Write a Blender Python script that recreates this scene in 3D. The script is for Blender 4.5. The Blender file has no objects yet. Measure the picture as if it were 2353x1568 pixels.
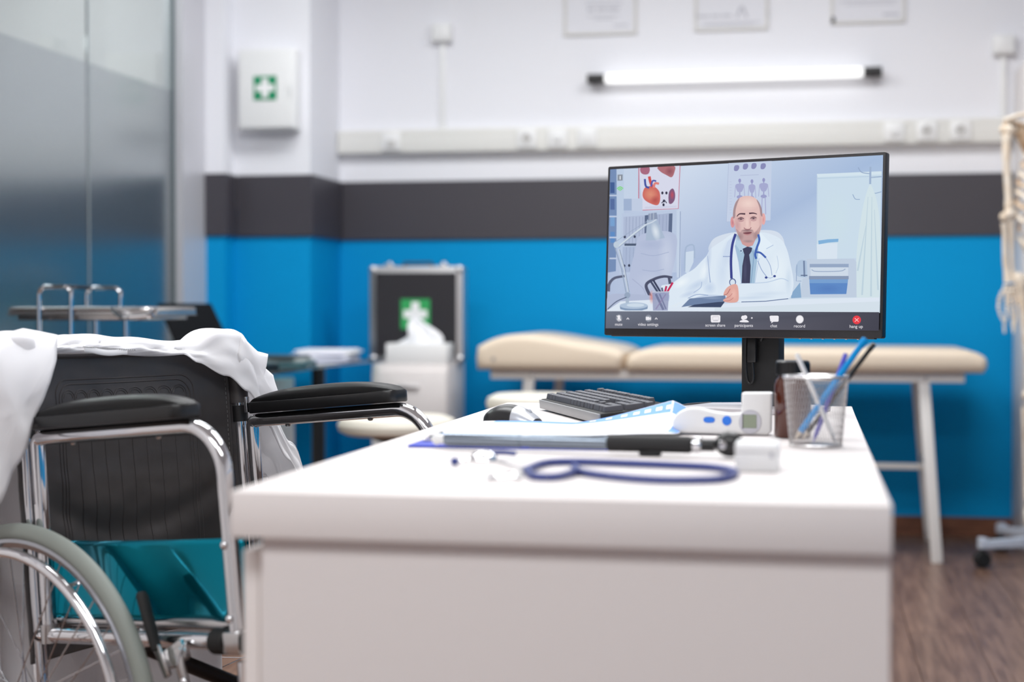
import bpy, bmesh, math, random
import numpy as np
from mathutils import Vector, Matrix, noise
random.seed(4)
C = bpy.context.scene.collection
SC = bpy.context.scene
R = math.radians
V = Vector

# ------------------------------------------------------------------ camera, world, lights, exposure
cam_d = bpy.data.cameras.new('camera')
cam = bpy.data.objects.new('camera', cam_d); C.objects.link(cam)
cam_d.sensor_width = 36.0
cam_d.lens = 3700 / 2353 * 36
cam.location = (0, 0, 0.953)
cam.rotation_euler = (R(90 - 1.262), 0, R(10.515))
cam_d.dof.use_dof = True
cam_d.dof.focus_distance = 2.98
cam_d.dof.aperture_fstop = 2.2
cam_d.clip_start = 0.05
SC.camera = cam
SC.view_settings.view_transform = 'Standard'
SC.view_settings.look = 'None'
SC.view_settings.gamma = 1
SC.view_settings.use_curve_mapping = False
SC.view_settings.exposure = 0.0
SC.cycles.use_denoising = True
SC.cycles.max_bounces = 10
SC.cycles.diffuse_bounces = 5
SC.cycles.transparent_max_bounces = 48
SC.cycles.sample_clamp_indirect = 4
SC.cycles.caustics_refractive = True

world = bpy.data.worlds.new('world'); SC.world = world
world.use_nodes = True
world.node_tree.nodes['Background'].inputs[0].default_value = (0.8, 0.88, 1, 1)
world.node_tree.nodes['Background'].inputs[1].default_value = 0.25

def area(name, loc, sx, sy, power, col=(1, 1, 1), rot=(0, 0, 0)):
    d = bpy.data.lights.new(name, 'AREA'); d.shape = 'RECTANGLE'; d.size = sx; d.size_y = sy
    d.energy = power; d.color = col
    o = bpy.data.objects.new(name, d); C.objects.link(o); o.location = loc; o.rotation_euler = rot
    return o
# ceiling panels of the room (above the frame), front pair added to brighten the desk end, and of the corridor beyond the glass
LP = 30.5
for i, (x, y, k) in enumerate([(-1.4, .15, 1.15), (0.1, .15, 1.15), (-1.4, 3.2, 1.25), (0.1, 3.2, 1.25), (-1.4, 5.28, .95), (0.1, 5.28, .95)]):
    area('ceiling_and_fill_lamp', (x, y, 2.76), 1.2, 0.6, LP * k, (0.97, 0.99, 1.0))
area('corridor_lamp', (-3.3, 5.2, 2.76), 0.5, 2.4, 40, (1.0, 0.99, 0.97))

# ------------------------------------------------------------------ helpers
def lin(c):
    return tuple(((v / 255) / 12.92 if v / 255 <= 0.04045 else (((v / 255) + 0.055) / 1.055) ** 2.4) for v in c)

MATS = {}
def mat(name, col, rough=0.5, metal=0.0, spec=0.5, **kw):
    m = bpy.data.materials.new(name); m.use_nodes = True
    b = m.node_tree.nodes['Principled BSDF']
    b.inputs['Base Color'].default_value = (*lin(col), 1)
    b.inputs['Roughness'].default_value = rough
    b.inputs['Metallic'].default_value = metal
    b.inputs['Specular IOR Level'].default_value = spec
    for k, v in kw.items():
        b.inputs[k.replace('_', ' ')].default_value = v
    MATS[name] = m
    return m

def bump(m, scale, strength, dist=0.002, detail=4, stretch=None, kind='NOISE'):
    nt = m.node_tree; b = nt.nodes['Principled BSDF']
    tc = nt.nodes.new('ShaderNodeTexCoord')
    mp = nt.nodes.new('ShaderNodeMapping'); mp.inputs['Scale'].default_value = stretch or (1, 1, 1)
    n = nt.nodes.new('ShaderNodeTexNoise') if kind == 'NOISE' else nt.nodes.new('ShaderNodeTexVoronoi')
    n.inputs['Scale'].default_value = scale
    if kind == 'NOISE': n.inputs['Detail'].default_value = detail
    bp = nt.nodes.new('ShaderNodeBump'); bp.inputs['Strength'].default_value = strength; bp.inputs['Distance'].default_value = dist
    nt.links.new(tc.outputs['Object'], mp.inputs['Vector']); nt.links.new(mp.outputs[0], n.inputs['Vector'])
    nt.links.new(n.outputs[0], bp.inputs['Height']); nt.links.new(bp.outputs[0], b.inputs['Normal'])
    return m

def emis(name, col, strength):
    m = bpy.data.materials.new(name); m.use_nodes = True
    nt = m.node_tree; nt.nodes.clear()
    e = nt.nodes.new('ShaderNodeEmission'); o = nt.nodes.new('ShaderNodeOutputMaterial')
    e.inputs[0].default_value = (*lin(col), 1); e.inputs[1].default_value = strength
    nt.links.new(e.outputs[0], o.inputs[0]); MATS[name] = m
    return m

def mixnoise(m, c1, c2, scale, stretch=(1, 1, 1), detail=6, lo=0.35, hi=0.65, randomise=0.0):
    """base colour = noise mix of two colours, optionally varied per object"""
    nt = m.node_tree; b = nt.nodes['Principled BSDF']
    tc = nt.nodes.new('ShaderNodeTexCoord'); mp = nt.nodes.new('ShaderNodeMapping'); mp.inputs['Scale'].default_value = stretch
    n = nt.nodes.new('ShaderNodeTexNoise'); n.inputs['Scale'].default_value = scale; n.inputs['Detail'].default_value = detail
    rp = nt.nodes.new('ShaderNodeValToRGB')
    rp.color_ramp.elements[0].position = lo; rp.color_ramp.elements[1].position = hi
    rp.color_ramp.elements[0].color = (*lin(c1), 1); rp.color_ramp.elements[1].color = (*lin(c2), 1)
    nt.links.new(mp.outputs[0], n.inputs['Vector']); nt.links.new(n.outputs[0], rp.inputs[0])
    if randomise:
        oi = nt.nodes.new('ShaderNodeObjectInfo'); ad = nt.nodes.new('ShaderNodeVectorMath'); ad.operation = 'SCALE'
        ad2 = nt.nodes.new('ShaderNodeVectorMath'); ad2.operation = 'ADD'
        cb = nt.nodes.new('ShaderNodeCombineXYZ')
        for k in range(3): nt.links.new(oi.outputs['Random'], cb.inputs[k])
        nt.links.new(cb.outputs[0], ad.inputs[0]); ad.inputs['Scale'].default_value = 40
        nt.links.new(tc.outputs['Object'], ad2.inputs[0]); nt.links.new(ad.outputs[0], ad2.inputs[1])
        nt.links.new(ad2.outputs[0], mp.inputs['Vector'])
        hs = nt.nodes.new('ShaderNodeHueSaturation'); ma = nt.nodes.new('ShaderNodeMapRange')
        ma.inputs['To Min'].default_value = 1 - randomise; ma.inputs['To Max'].default_value = 1 + randomise
        nt.links.new(oi.outputs['Random'], ma.inputs['Value']); nt.links.new(ma.outputs[0], hs.inputs['Value'])
        nt.links.new(rp.outputs[0], hs.inputs['Color']); nt.links.new(hs.outputs[0], b.inputs['Base Color'])
    else:
        nt.links.new(tc.outputs['Object'], mp.inputs['Vector'])
        nt.links.new(rp.outputs[0], b.inputs['Base Color'])
    return m

WM = {}   # world matrix of every object made here
def tag(o, label=None, cat=None, group=None, kind=None):
    if label: o['label'] = label
    if cat: o['category'] = cat
    if group: o['group'] = group
    if kind: o['kind'] = kind
    return o

def thing(name, label, cat, loc, rz=0, group=None):
    o = bpy.data.objects.new(name, None); C.objects.link(o)
    o.empty_display_size = 0.05
    o.location = loc; o.rotation_euler = (0, 0, rz)
    WM[o.name] = Matrix.Translation(loc) @ Matrix.Rotation(rz, 4, 'Z')
    return tag(o, label, cat, group)

def fillet(pts, r, n=8):
    pts = [V(p) for p in pts]; out = [pts[0]]
    for i in range(1, len(pts) - 1):
        p = pts[i]; a = (pts[i - 1] - p); b = (pts[i + 1] - p)
        rr = r[i - 1] if isinstance(r, (list, tuple)) else r
        ang = a.angle(b); la = rr / math.tan(ang / 2)
        la = min(la, a.length * .49, b.length * .49) if la > 0 else 0
        A = p + a.normalized() * la; B = p + b.normalized() * la
        rr2 = la * math.tan(ang / 2)
        bis = (a.normalized() + b.normalized()).normalized(); cen = p + bis * (rr2 / math.sin(ang / 2))
        va = A - cen; vb = B - cen
        for k in range(n + 1):
            t = k / n
            w = va.normalized().slerp(vb.normalized(), t) * va.length if va.angle(vb) > 1e-4 else va
            out.append(cen + w)
    out.append(pts[-1]); return out

def spline(pts, n=8, closed=False):
    P = [V(p) for p in pts]; m = len(P); out = []
    rng = range(m if closed else m - 1)
    for i in rng:
        p0 = P[(i - 1) % m] if closed or i > 0 else P[0] * 2 - P[1]
        p1 = P[i]; p2 = P[(i + 1) % m]
        p3 = P[(i + 2) % m] if closed or i + 2 < m else P[-1] * 2 - P[-2]
        for k in range(n):
            t = k / n
            out.append(0.5 * ((2 * p1) + (p2 - p0) * t + (2 * p0 - 5 * p1 + 4 * p2 - p3) * t * t + (3 * p1 - p0 - 3 * p2 + p3) * t ** 3))
    if not closed: out.append(P[-1])
    return out

class MB:
    def __init__(s): s.bm = bmesh.new(); s.M = Matrix.Identity(4)
    def at(s, M): s.M = M; return s
    def _add(s, bm2, M=None):
        M = s.M @ (M or Matrix.Identity(4))
        mp = {v: s.bm.verts.new(M @ v.co) for v in bm2.verts}
        for f in bm2.faces:
            try: s.bm.faces.new([mp[v] for v in f.verts])
            except ValueError: pass
        bm2.free(); return s
    def box(s, c, size, bevel=0.0, seg=2, rz=0, M=None):
        b = bmesh.new(); bmesh.ops.create_cube(b, size=1)
        for v in b.verts: v.co = V((v.co.x * size[0], v.co.y * size[1], v.co.z * size[2]))
        if bevel: bmesh.ops.bevel(b, geom=b.edges[:], offset=min(bevel, min(size) * .49), segments=seg, profile=.5, affect='EDGES')
        T = Matrix.Translation(c) @ Matrix.Rotation(rz, 4, 'Z')
        return s._add(b, T @ M if M else T)
    def quadbox(s, lo, hi, bevel=0.0, seg=2):
        lo = V(lo); hi = V(hi); return s.box((lo + hi) / 2, hi - lo, bevel, seg)
    def tube(s, pts, r, seg=12, cap=True, closed=False, flat=None):
        pts = [V(p) for p in pts]; n = len(pts); b = bmesh.new(); rings = []
        tan = []
        for i in range(n):
            if closed: t = pts[(i + 1) % n] - pts[(i - 1) % n]
            else: t = pts[min(i + 1, n - 1)] - pts[max(i - 1, 0)]
            tan.append(t.normalized())
        ref = V((0, 0, 1)) if abs(tan[0].z) < .9 else V((1, 0, 0))
        u = tan[0].cross(ref).normalized()
        for i in range(n):
            if i: u = (u - tan[i] * u.dot(tan[i])).normalized()
            w = tan[i].cross(u)
            rr = r[i] if isinstance(r, (list, tuple)) else r
            ring = []
            for k in range(seg):
                a = 2 * math.pi * k / seg
                fx, fy = flat if flat else (1, 1)
                ring.append(b.verts.new(pts[i] + u * (math.cos(a) * rr * fx) + w * (math.sin(a) * rr * fy)))
            rings.append(ring)
        for i in range(n if closed else n - 1):
            A, B = rings[i], rings[(i + 1) % n]
            for k in range(seg): b.faces.new((A[k], A[(k + 1) % seg], B[(k + 1) % seg], B[k]))
        if cap and not closed:
            b.faces.new(rings[0][::-1]); b.faces.new(rings[-1])
        return s._add(b)
    def cyl(s, a, b_, r, seg=20): return s.tube([a, b_], r, seg)
    def lathe(s, prof, o=(0, 0, 0), axis=(0, 0, 1), seg=32, closed=False):
        b = bmesh.new(); q = V((0, 0, 1)).rotation_difference(V(axis).normalized()); rings = []
        for (r, h) in prof:
            if r < 1e-6: rings.append([b.verts.new(V(o) + q @ V((0, 0, h)))])
            else: rings.append([b.verts.new(V(o) + q @ V((r * math.cos(2 * math.pi * k / seg), r * math.sin(2 * math.pi * k / seg), h))) for k in range(seg)])
        m = len(rings)
        for i in range(m if closed else m - 1):
            A, B = rings[i], rings[(i + 1) % m]
            for k in range(seg):
                k2 = (k + 1) % seg
                if len(A) == 1 and len(B) == 1: continue
                if len(A) == 1: b.faces.new((A[0], B[k2], B[k]))
                elif len(B) == 1: b.faces.new((A[k], A[k2], B[0]))
                else: b.faces.new((A[k], A[k2], B[k2], B[k]))
        return s._add(b)
    def ell(s, c, rad, seg=20, rings=12, M=None):
        b = bmesh.new(); bmesh.ops.create_uvsphere(b, u_segments=seg, v_segments=rings, radius=1)
        T = Matrix.Translation(c)
        if M: T = T @ M
        return s._add(b, T @ Matrix.Diagonal((*rad, 1)))
    def prism(s, outline, depth, M=None, bevel=0.0, seg=2):
        """outline in local XY, extruded along +Z by depth"""
        b = bmesh.new()
        vs = [b.verts.new((p[0], p[1], 0)) for p in outline]
        f = b.faces.new(vs)
        ex = bmesh.ops.extrude_face_region(b, geom=[f])
        nv = [g for g in ex['geom'] if isinstance(g, bmesh.types.BMVert)]
        bmesh.ops.translate(b, verts=nv, vec=(0, 0, depth))
        bmesh.ops.recalc_face_normals(b, faces=b.faces[:])
        if bevel:
            ed = [e for e in b.edges if abs(e.verts[0].co.z - e.verts[1].co.z) < 1e-7]
            bmesh.ops.bevel(b, geom=ed, offset=bevel, segments=seg, profile=.5, affect='EDGES')
        return s._add(b, M)
    def grid(s, fn, nu, nv, close_u=False):
        b = bmesh.new()
        g = [[b.verts.new(fn(i / (nu if close_u else nu - 1), j / (nv - 1))) for j in range(nv)] for i in range(nu)]
        for i in range(nu if close_u else nu - 1):
            for j in range(nv - 1):
                i2 = (i + 1) % nu
                b.faces.new((g[i][j], g[i2][j], g[i2][j + 1], g[i][j + 1]))
        return s._add(b)
    def build(s, name, m, parent=None, label=None, cat=None, group=None, kind=None, smooth=35, origin=None, solid=None):
        me = bpy.data.meshes.new(name)
        if not solid: bmesh.ops.recalc_face_normals(s.bm, faces=s.bm.faces[:])
        if parent is not None:
            Mi = WM[parent.name].inverted(); s.bm.transform(Mi); W = WM[parent.name]
        else:
            if origin is None:
                xs = [v.co for v in s.bm.verts]
                origin = V(((min(v.x for v in xs) + max(v.x for v in xs)) / 2, (min(v.y for v in xs) + max(v.y for v in xs)) / 2, min(v.z for v in xs)))
            s.bm.transform(Matrix.Translation(-V(origin))); W = Matrix.Translation(origin)
        s.bm.to_mesh(me); s.bm.free()
        if smooth:
            for p in me.polygons: p.use_smooth = True
            me.set_sharp_from_angle(angle=R(smooth))
        o = bpy.data.objects.new(name, me); C.objects.link(o)
        if m is not None: me.materials.append(m)
        if parent is not None: o.parent = parent
        else: o.location = origin
        WM[o.name] = W
        if solid:
            md = o.modifiers.new('solid', 'SOLIDIFY'); md.thickness = solid; md.offset = 0
        return tag(o, label, cat, group, kind)

def text(name, s, size, M, m, parent, align='CENTER'):
    cu = bpy.data.curves.new(name, 'FONT'); cu.body = s; cu.size = size; cu.align_x = align; cu.extrude = 0.00005
    cu.resolution_u = 3
    o = bpy.data.objects.new(name, cu); C.objects.link(o); cu.materials.append(m)
    me = bpy.data.meshes.new_from_object(o); C.objects.unlink(o); bpy.data.objects.remove(o)
    o = bpy.data.objects.new(name, me); C.objects.link(o)
    if not me.materials: me.materials.append(m)
    o.parent = parent; o.matrix_local = WM[parent.name].inverted() @ M
    return o

def copy_thing(root, loc, label=None):
    r = root.copy(); C.objects.link(r); r.location = loc
    WM[r.name] = Matrix.Translation(loc)
    if label: r['label'] = label
    for ch in root.children:
        c = ch.copy(); C.objects.link(c); c.parent = r
        for g in ch.children:
            d = g.copy(); C.objects.link(d); d.parent = c
    return r

# ------------------------------------------------------------------ materials
m_white_lam = mat('white_laminate', (232, 226, 224), 0.42, spec=0.4)
m_desk = mat('desk_laminate', (228, 221, 219), 0.45, spec=0.4)
m_white_pl = mat('white_plastic', (232, 232, 232), 0.4)
m_offwhite = mat('trunking_plastic', (226, 225, 221), 0.45)
m_ceil = mat('ceiling_paint', (236, 234, 232), 0.8)
m_black_pl = mat('black_plastic', (22, 22, 24), 0.35)
m_black_mat = mat('black_matt', (20, 20, 22), 0.6)
m_chrome = mat('chrome', (225, 225, 228), 0.06, 1.0)
m_steel = mat('brushed_steel', (196, 194, 194), 0.25, 1.0)
m_alu = mat('aluminium', (205, 204, 206), 0.35, 1.0)
m_whitemetal = mat('white_enamel', (230, 226, 222), 0.35)
m_vinyl = bump(mat('black_vinyl', (58, 54, 54), 0.36, spec=0.7), 900, 0.25, 0.0006)
m_pad = mat('armrest_vinyl', (13, 13, 14), 0.42, spec=0.22)
m_teal = mat('teal_plastic', (0, 128, 150), 0.09, 0.85, spec=0.6)
m_tyre = bump(mat('grey_rubber', (138, 144, 138), 0.6), 300, .2, .0005)
m_rim = mat('rim_metal', (170, 172, 178), 0.25, 0.9)
m_spoke = mat('spoke_steel', (200, 200, 204), 0.2, 1.0)
m_rubber = mat('black_rubber', (18, 18, 18), 0.7)
m_dark_metal = mat('dark_enamel', (48, 42, 40), 0.4, 0.3)
m_cloth = bump(mat('white_cotton', (250, 249, 251), 0.85, spec=0.2), 1400, 0.12, 0.0004)
def translucent(m, amount):
    nt = m.node_tree; b = nt.nodes['Principled BSDF']; ou = nt.nodes['Material Output']
    tl_ = nt.nodes.new('ShaderNodeBsdfTranslucent'); tl_.inputs[0].default_value = b.inputs['Base Color'].default_value
    mx_ = nt.nodes.new('ShaderNodeMixShader'); mx_.inputs[0].default_value = amount
    nt.links.new(b.outputs[0], mx_.inputs[1]); nt.links.new(tl_.outputs[0], mx_.inputs[2]); nt.links.new(mx_.outputs[0], ou.inputs[0])
translucent(m_cloth, .3)
m_thread = mat('grey_thread', (120, 118, 118), 0.8)
m_cushion = bump(mat('beige_vinyl', (226, 208, 186), 0.5), 500, .1, .0005)
m_cream = mat('cream_vinyl', (232, 226, 212), 0.5)
m_green = mat('sign_green', (0, 138, 92), 0.5)
m_green2 = mat('case_green', (42, 158, 86), 0.5)
m_signwhite = mat('sign_white', (240, 240, 240), 0.5)
m_paper = mat('white_paper', (240, 240, 243), 0.7, spec=0.2)
m_card = mat('framed_paper', (224, 224, 230), 0.6)
m_frame_light = mat('pale_frame', (214, 212, 208), 0.5)
m_greyprint = mat('grey_print', (186, 186, 194), 0.7)
m_caseblack = mat('case_panel', (34, 32, 38), 0.55)
m_navy = mat('navy_rubber', (40, 56, 128), 0.35)
m_blue = mat('blue_board', (36, 62, 190), 0.4)
m_silver = mat('silver_plastic', (196, 198, 202), 0.35, 0.6)
m_key = mat('key_plastic', (84, 84, 90), 0.4)
m_amber = mat('amber_glass', (74, 30, 14), 0.08, spec=0.6)
m_bone = mixnoise(mat('bone', (226, 212, 192), 0.5), (226, 206, 182), (238, 228, 214), 18)
m_joint = mixnoise(mat('cartilage', (200, 170, 130), 0.6), (178, 138, 96), (226, 206, 182), 30)
m_standgrey = mat('stand_enamel', (196, 202, 214), 0.35)
m_violet = mat('violet_plastic', (96, 92, 196), 0.4)
m_cyan = mat('cyan_paint', (0, 148, 222), 0.5, spec=.2)
m_bluebtn = mat('blue_button', (42, 120, 226), 0.35)
m_lcd = mat('lcd_grey', (142, 152, 132), 0.3)
m_lcdring = mat('display_bezel', (196, 196, 204), 0.3)
m_socket_dark = mat('socket_well', (196, 194, 192), 0.4)
m_bluepale = mat('pale_blue_print', (112, 160, 236), 0.6)
m_lilac = mat('lilac_paper', (214, 212, 236), 0.7)
m_bluegrey = mat('teal_folder', (70, 110, 116), 0.4)

def glassmat(name, col, rough, ior=1.45):
    m = mat(name, col, rough); b = m.node_tree.nodes['Principled BSDF']
    b.inputs['Transmission Weight'].default_value = 1.0; b.inputs['IOR'].default_value = ior
    return m
m_glass = glassmat('clear_glass', (226, 238, 238), 0.0)
m_frost = glassmat('frosted_film', (232, 234, 238), 0.19, 1.3)
m_deskglass = glassmat('green_glass', (128, 190, 194), 0.02)

# painted wall: blue dado below the rail, white above (a paint edge, hidden by the rail)
def wallpaint(name, zsplit, lowc, highc):
    m = mat(name, highc, 0.6, spec=0.12); nt = m.node_tree; b = nt.nodes['Principled BSDF']
    g = nt.nodes.new('ShaderNodeNewGeometry'); sp = nt.nodes.new('ShaderNodeSeparateXYZ')
    gt = nt.nodes.new('ShaderNodeMath'); gt.operation = 'GREATER_THAN'; gt.inputs[1].default_value = zsplit
    mx = nt.nodes.new('ShaderNodeMix'); mx.data_type = 'RGBA'
    mx.inputs['A'].default_value = (*lin(lowc), 1); mx.inputs['B'].default_value = (*lin(highc), 1)
    nt.links.new(g.outputs['Position'], sp.inputs[0]); nt.links.new(sp.outputs['Z'], gt.inputs[0])
    nt.links.new(gt.outputs[0], mx.inputs['Factor']); nt.links.new(mx.outputs['Result'], b.inputs['Base Color'])
    return m
BLUE = (0, 146, 206); WHITE = (233, 233, 238)
m_wall = wallpaint('wall_paint', 1.36, BLUE, WHITE)
m_wall_plain = mat('wall_plain', (234, 230, 228), 0.6)
m_rail = mat('charcoal_rail', (62, 59, 66), 0.45)
m_wood = mixnoise(mat('laminate_plank', (130, 100, 86), 0.34, spec=0.45), (98, 72, 60), (138, 108, 92), 4.5, (13, .9, 1), 10, .3, .72, .09)
m_skirt = mixnoise(mat('wood_skirting', (110, 66, 44), 0.5), (92, 52, 34), (126, 80, 56), 6, (1, 1, 9))

# ------------------------------------------------------------------ room
def struct(o): o['kind'] = 'structure'; return o
X0, X1, YF, YB, ZC = -2.5, 2.3, -2.4, 6.86, 2.8
fl = struct(MB().quadbox((X0 - 2.2, YF, -.12), (X1, YB, -0.012)).build('floor', mat('floor_base', (60, 46, 40), .7), smooth=0))
pw, pl = .1855, 1.25
vari = {}
r = random.Random(8)
nx = int((X1 - X0) / pw)
for i in range(nx + 1):
    y = YF - r.random() * pl
    x0 = X0 + i * pw; x1 = min(x0 + pw, X1)
    if x1 - x0 < .02: continue
    while y < YB:
        a, b = max(y, YF), min(y + pl, YB)
        if b - a > .03:
            key = (round(x1 - x0, 3), round(b - a, 3))
            if key not in vari:
                mb = MB().box((0, 0, -.006), (key[0] - .0007, key[1] - .0007, .012), .0009, 1)
                o = mb.build('plank', m_wood, None, smooth=0, origin=(0, 0, 0)); vari[key] = o
            else:
                o = vari[key].copy(); C.objects.link(o)
            o.parent = fl; o.location = V(((x0 + x1) / 2, (a + b) / 2, 0)) - V(fl.location)
        y += pl

struct(MB().quadbox((X0 - 2.2, YF, ZC), (X1, YB, ZC + .1)).build('ceiling', m_ceil, smooth=0))
struct(MB().quadbox((X0 - .04, YB, 0), (X1, YB + .15, ZC)).build('wall_back', m_wall, smooth=0))
struct(MB().quadbox((X1, YF, 0), (X1 + .1, YB, ZC)).build('wall_right', m_wall, smooth=0))
struct(MB().quadbox((X0 - 2.2, YF - .1, 0), (X1, YF, ZC)).build('wall_front', m_wall_plain, smooth=0))
struct(MB().quadbox((X0 - .08, YF, 0), (X0 + .02, 2.9, ZC)).build('wall_left', m_wall_plain, smooth=0))
m_corr = mat('corridor_paint', (214, 212, 214), .6); nt = m_corr.node_tree
g_ = nt.nodes.new('ShaderNodeNewGeometry'); sp_ = nt.nodes.new('ShaderNodeSeparateXYZ'); mr_ = nt.nodes.new('ShaderNodeMapRange'); cr_ = nt.nodes.new('ShaderNodeValToRGB')
mr_.inputs['From Max'].default_value = 3.0; cr_.color_ramp.interpolation = 'CONSTANT'
cr_.color_ramp.elements[0].color = (*lin((38, 122, 152)), 1); cr_.color_ramp.elements[1].position = 1.53 / 3; cr_.color_ramp.elements[1].color = (*lin((218, 214, 216)), 1)
e_ = cr_.color_ramp.elements.new(1.22 / 3); e_.color = (*lin((92, 108, 126)), 1)
nt.links.new(g_.outputs['Position'], sp_.inputs[0]); nt.links.new(sp_.outputs['Z'], mr_.inputs['Value']); nt.links.new(mr_.outputs[0], cr_.inputs[0]); nt.links.new(cr_.outputs[0], nt.nodes['Principled BSDF'].inputs['Base Color'])
struct(MB().quadbox((X0 - 2.3, YF, 0), (X0 - 2.2, YB, ZC)).quadbox((X0 - 2.2, YB, 0), (X0 - .04, YB + .15, ZC)).build('wall_corridor', m_corr, smooth=0))
# stepped pilaster in the left corner
struct(MB().quadbox((-2.56, 6.31, 0), (-2.375, YB, ZC)).quadbox((-2.375, 6.43, 0), (-2.045, YB, ZC)).build('wall_column', m_wall, smooth=0))
# charcoal bumper rail, one board per face
def rail(n, lo, hi): struct(MB().quadbox(lo, hi, .002, 1).build('trim_%d' % n, m_rail, smooth=0))
z0, z1, tk = 1.241, 1.4965, .014
rail(1, (-2.031, YB - tk, z0), (0.81, YB, z1))
rail(2, (-2.045, 6.43 - tk, z0), (-2.045 + tk, YB, z1))
rail(3, (-2.375 + tk, 6.43 - tk, z0), (-2.045, 6.43, z1))
rail(4, (-2.47, 6.31 - tk, z0), (-2.375 + tk, 6.31, z1))
rail(5, (-2.375, 6.31, z0), (-2.375 + tk, 6.43 - tk, z1))
struct(MB().quadbox((-2.045, YB - .014, 0), (X1, YB, .08), .003, 1).build('baseboard_back', m_skirt, smooth=0))
struct(MB().quadbox((-2.045, 6.43, 0), (-2.031, YB - .014, .08), .003, 1).build('baseboard_left', m_skirt, smooth=0))

# glazed partition on the left: clear glass, frosted film up to eye height
win = struct(MB().quadbox((-2.54, 6.06, 0), (-2.455, 6.31, ZC)).build('window_1', mat('partition_frame', (206, 205, 210), .35, .3), smooth=0))
MB().quadbox((-2.54, 2.9, 0), (-2.46, 6.06, .07), .003, 1).build('bottom_rail', m_alu, win)
MB().quadbox((-2.54, 2.9, ZC - .07), (-2.46, 6.06, ZC), .003, 1).build('top_rail', m_alu, win)
for (a, b) in ((2.9, 4.06), (4.07, 5.29), (5.302, 6.06)):
    p = MB().quadbox((-2.506, a, .07), (-2.494, b, ZC - .07)).build('pane', m_glass, win, smooth=0)
    MB().quadbox((-2.4935, a + .001, .07), (-2.4925, b - .001, 1.805)).build('frosted_film', m_frost, p, smooth=0)
MB().quadbox((-2.506, 5.292, .07), (-2.4925, 5.300, ZC - .07)).build('silicone_joint', mat('joint_seal', (150, 160, 164), .3), win, smooth=0)
MB().quadbox((-2.506, 4.062, .07), (-2.4925, 4.068, ZC - .07)).build('silicone_joint', MATS['joint_seal'], win, smooth=0)
MB().quadbox((-2.506, 6.052, .07), (-2.485, 6.06, ZC - .07)).build('edge_seal', mat('dark_seal', (96, 108, 112), .4), win, smooth=0)

# ------------------------------------------------------------------ things on the back wall
# cable trunking
t = thing('cable_trunking', 'long white plastic cable trunking running along the wall', 'cable duct', (-.7, YB, 1.617))
MB().quadbox((-2.04, YB - .055, 1.617), (.80, YB - .0005, 1.717), .004).build('duct', m_offwhite, t)
MB().quadbox((-2.04, YB - .057, 1.699), (.80, YB - .0548, 1.702)).quadbox((-2.04, YB - .057, 1.632), (.80, YB - .0548, 1.635)).build('lid_edge', m_offwhite, t)
YS = YB - .056
def socket(px, label, kind):
    s = thing('wall_socket', label, 'socket', (px, YS, 1.628), 0, 'sockets in the wall trunking')
    MB().box((px, YS - .005, 1.667), (.082, .012, .078), .003).build('cover_plate', m_white_pl, s)
    if kind == 'socket':
        MB().lathe([(.021, .0), (.021, .006), (.0235, .006), (.0235, .0)], (px, YS - .011, 1.667), (0, -1, 0), 24).build('rim', m_white_pl, s)
        MB().lathe([(0, .0005), (.021, .0005)], (px, YS - .011, 1.667), (0, -1, 0), 24).build('socket_well', m_socket_dark, s)
        MB().cyl((px - .0095, YS - .0115, 1.667), (px - .0095, YS - .0125, 1.667), .003, 10).cyl((px + .0095, YS - .0115, 1.667), (px + .0095, YS - .0125, 1.667), .003, 10).build('pin_holes', m_black_mat, s)
    elif kind == 'switch':
        MB().box((px, YS - .013, 1.667), (.05, .008, .05), .002, M=Matrix.Rotation(R(4), 4, 'X')).build('rocker', m_white_pl, s)
    elif kind == 'dial':
        MB().lathe([(0, .014), (.014, .014), (.017, .0)], (px, YS - .011, 1.667), (0, -1, 0), 24).build('dial', m_white_pl, s)
    else:
        MB().box((px, YS - .013, 1.655), (.04, .006, .03), .002).build('flap', m_socket_dark, s)
    return s
for px, lab, k in ((-1.795, 'lone flap covered outlet at the far left of the trunking', 'flap'),
                   (-1.198, 'round socket at the left of the middle three on trunking', 'socket'),
                   (-1.065, 'round socket in the middle of the central three on trunking', 'dial'),
                   (-.937, 'rocker switch plate at the right of the middle three', 'switch'),
                   (.332, 'white dial outlet just right of the monitor on the trunking', 'dial'),
                   (.463, 'shiny round socket in the middle of the trio by the skeleton', 'socket'),
                   (.597, 'round socket on the trunking nearest the skeleton', 'socket')):
    socket(px, lab, k)

# junction boxes with conduits
def jbox(px, z, label):
    s = thing('junction_box', label, 'junction box', (px, YB, 1.718), 0, 'wall junction boxes with conduit')
    MB().box((px, YB - .022, z), (.088, .043, .078), .004).build('box', m_white_pl, s)
    MB().box((px, YB - .046, z), (.078, .006, .068), .003).build('box_lid', m_white_pl, s)
    MB().quadbox((px - .012, YB - .016, 1.718), (px + .012, YB - .0005, z - .039), .002).build('conduit', m_white_pl, s)
jbox(-1.578, 2.135, 'white wall junction box with thin conduit above trunking, left of the certificates')
jbox(.768, 2.015, 'white wall junction box with thin conduit above the skeleton shoulder')

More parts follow.
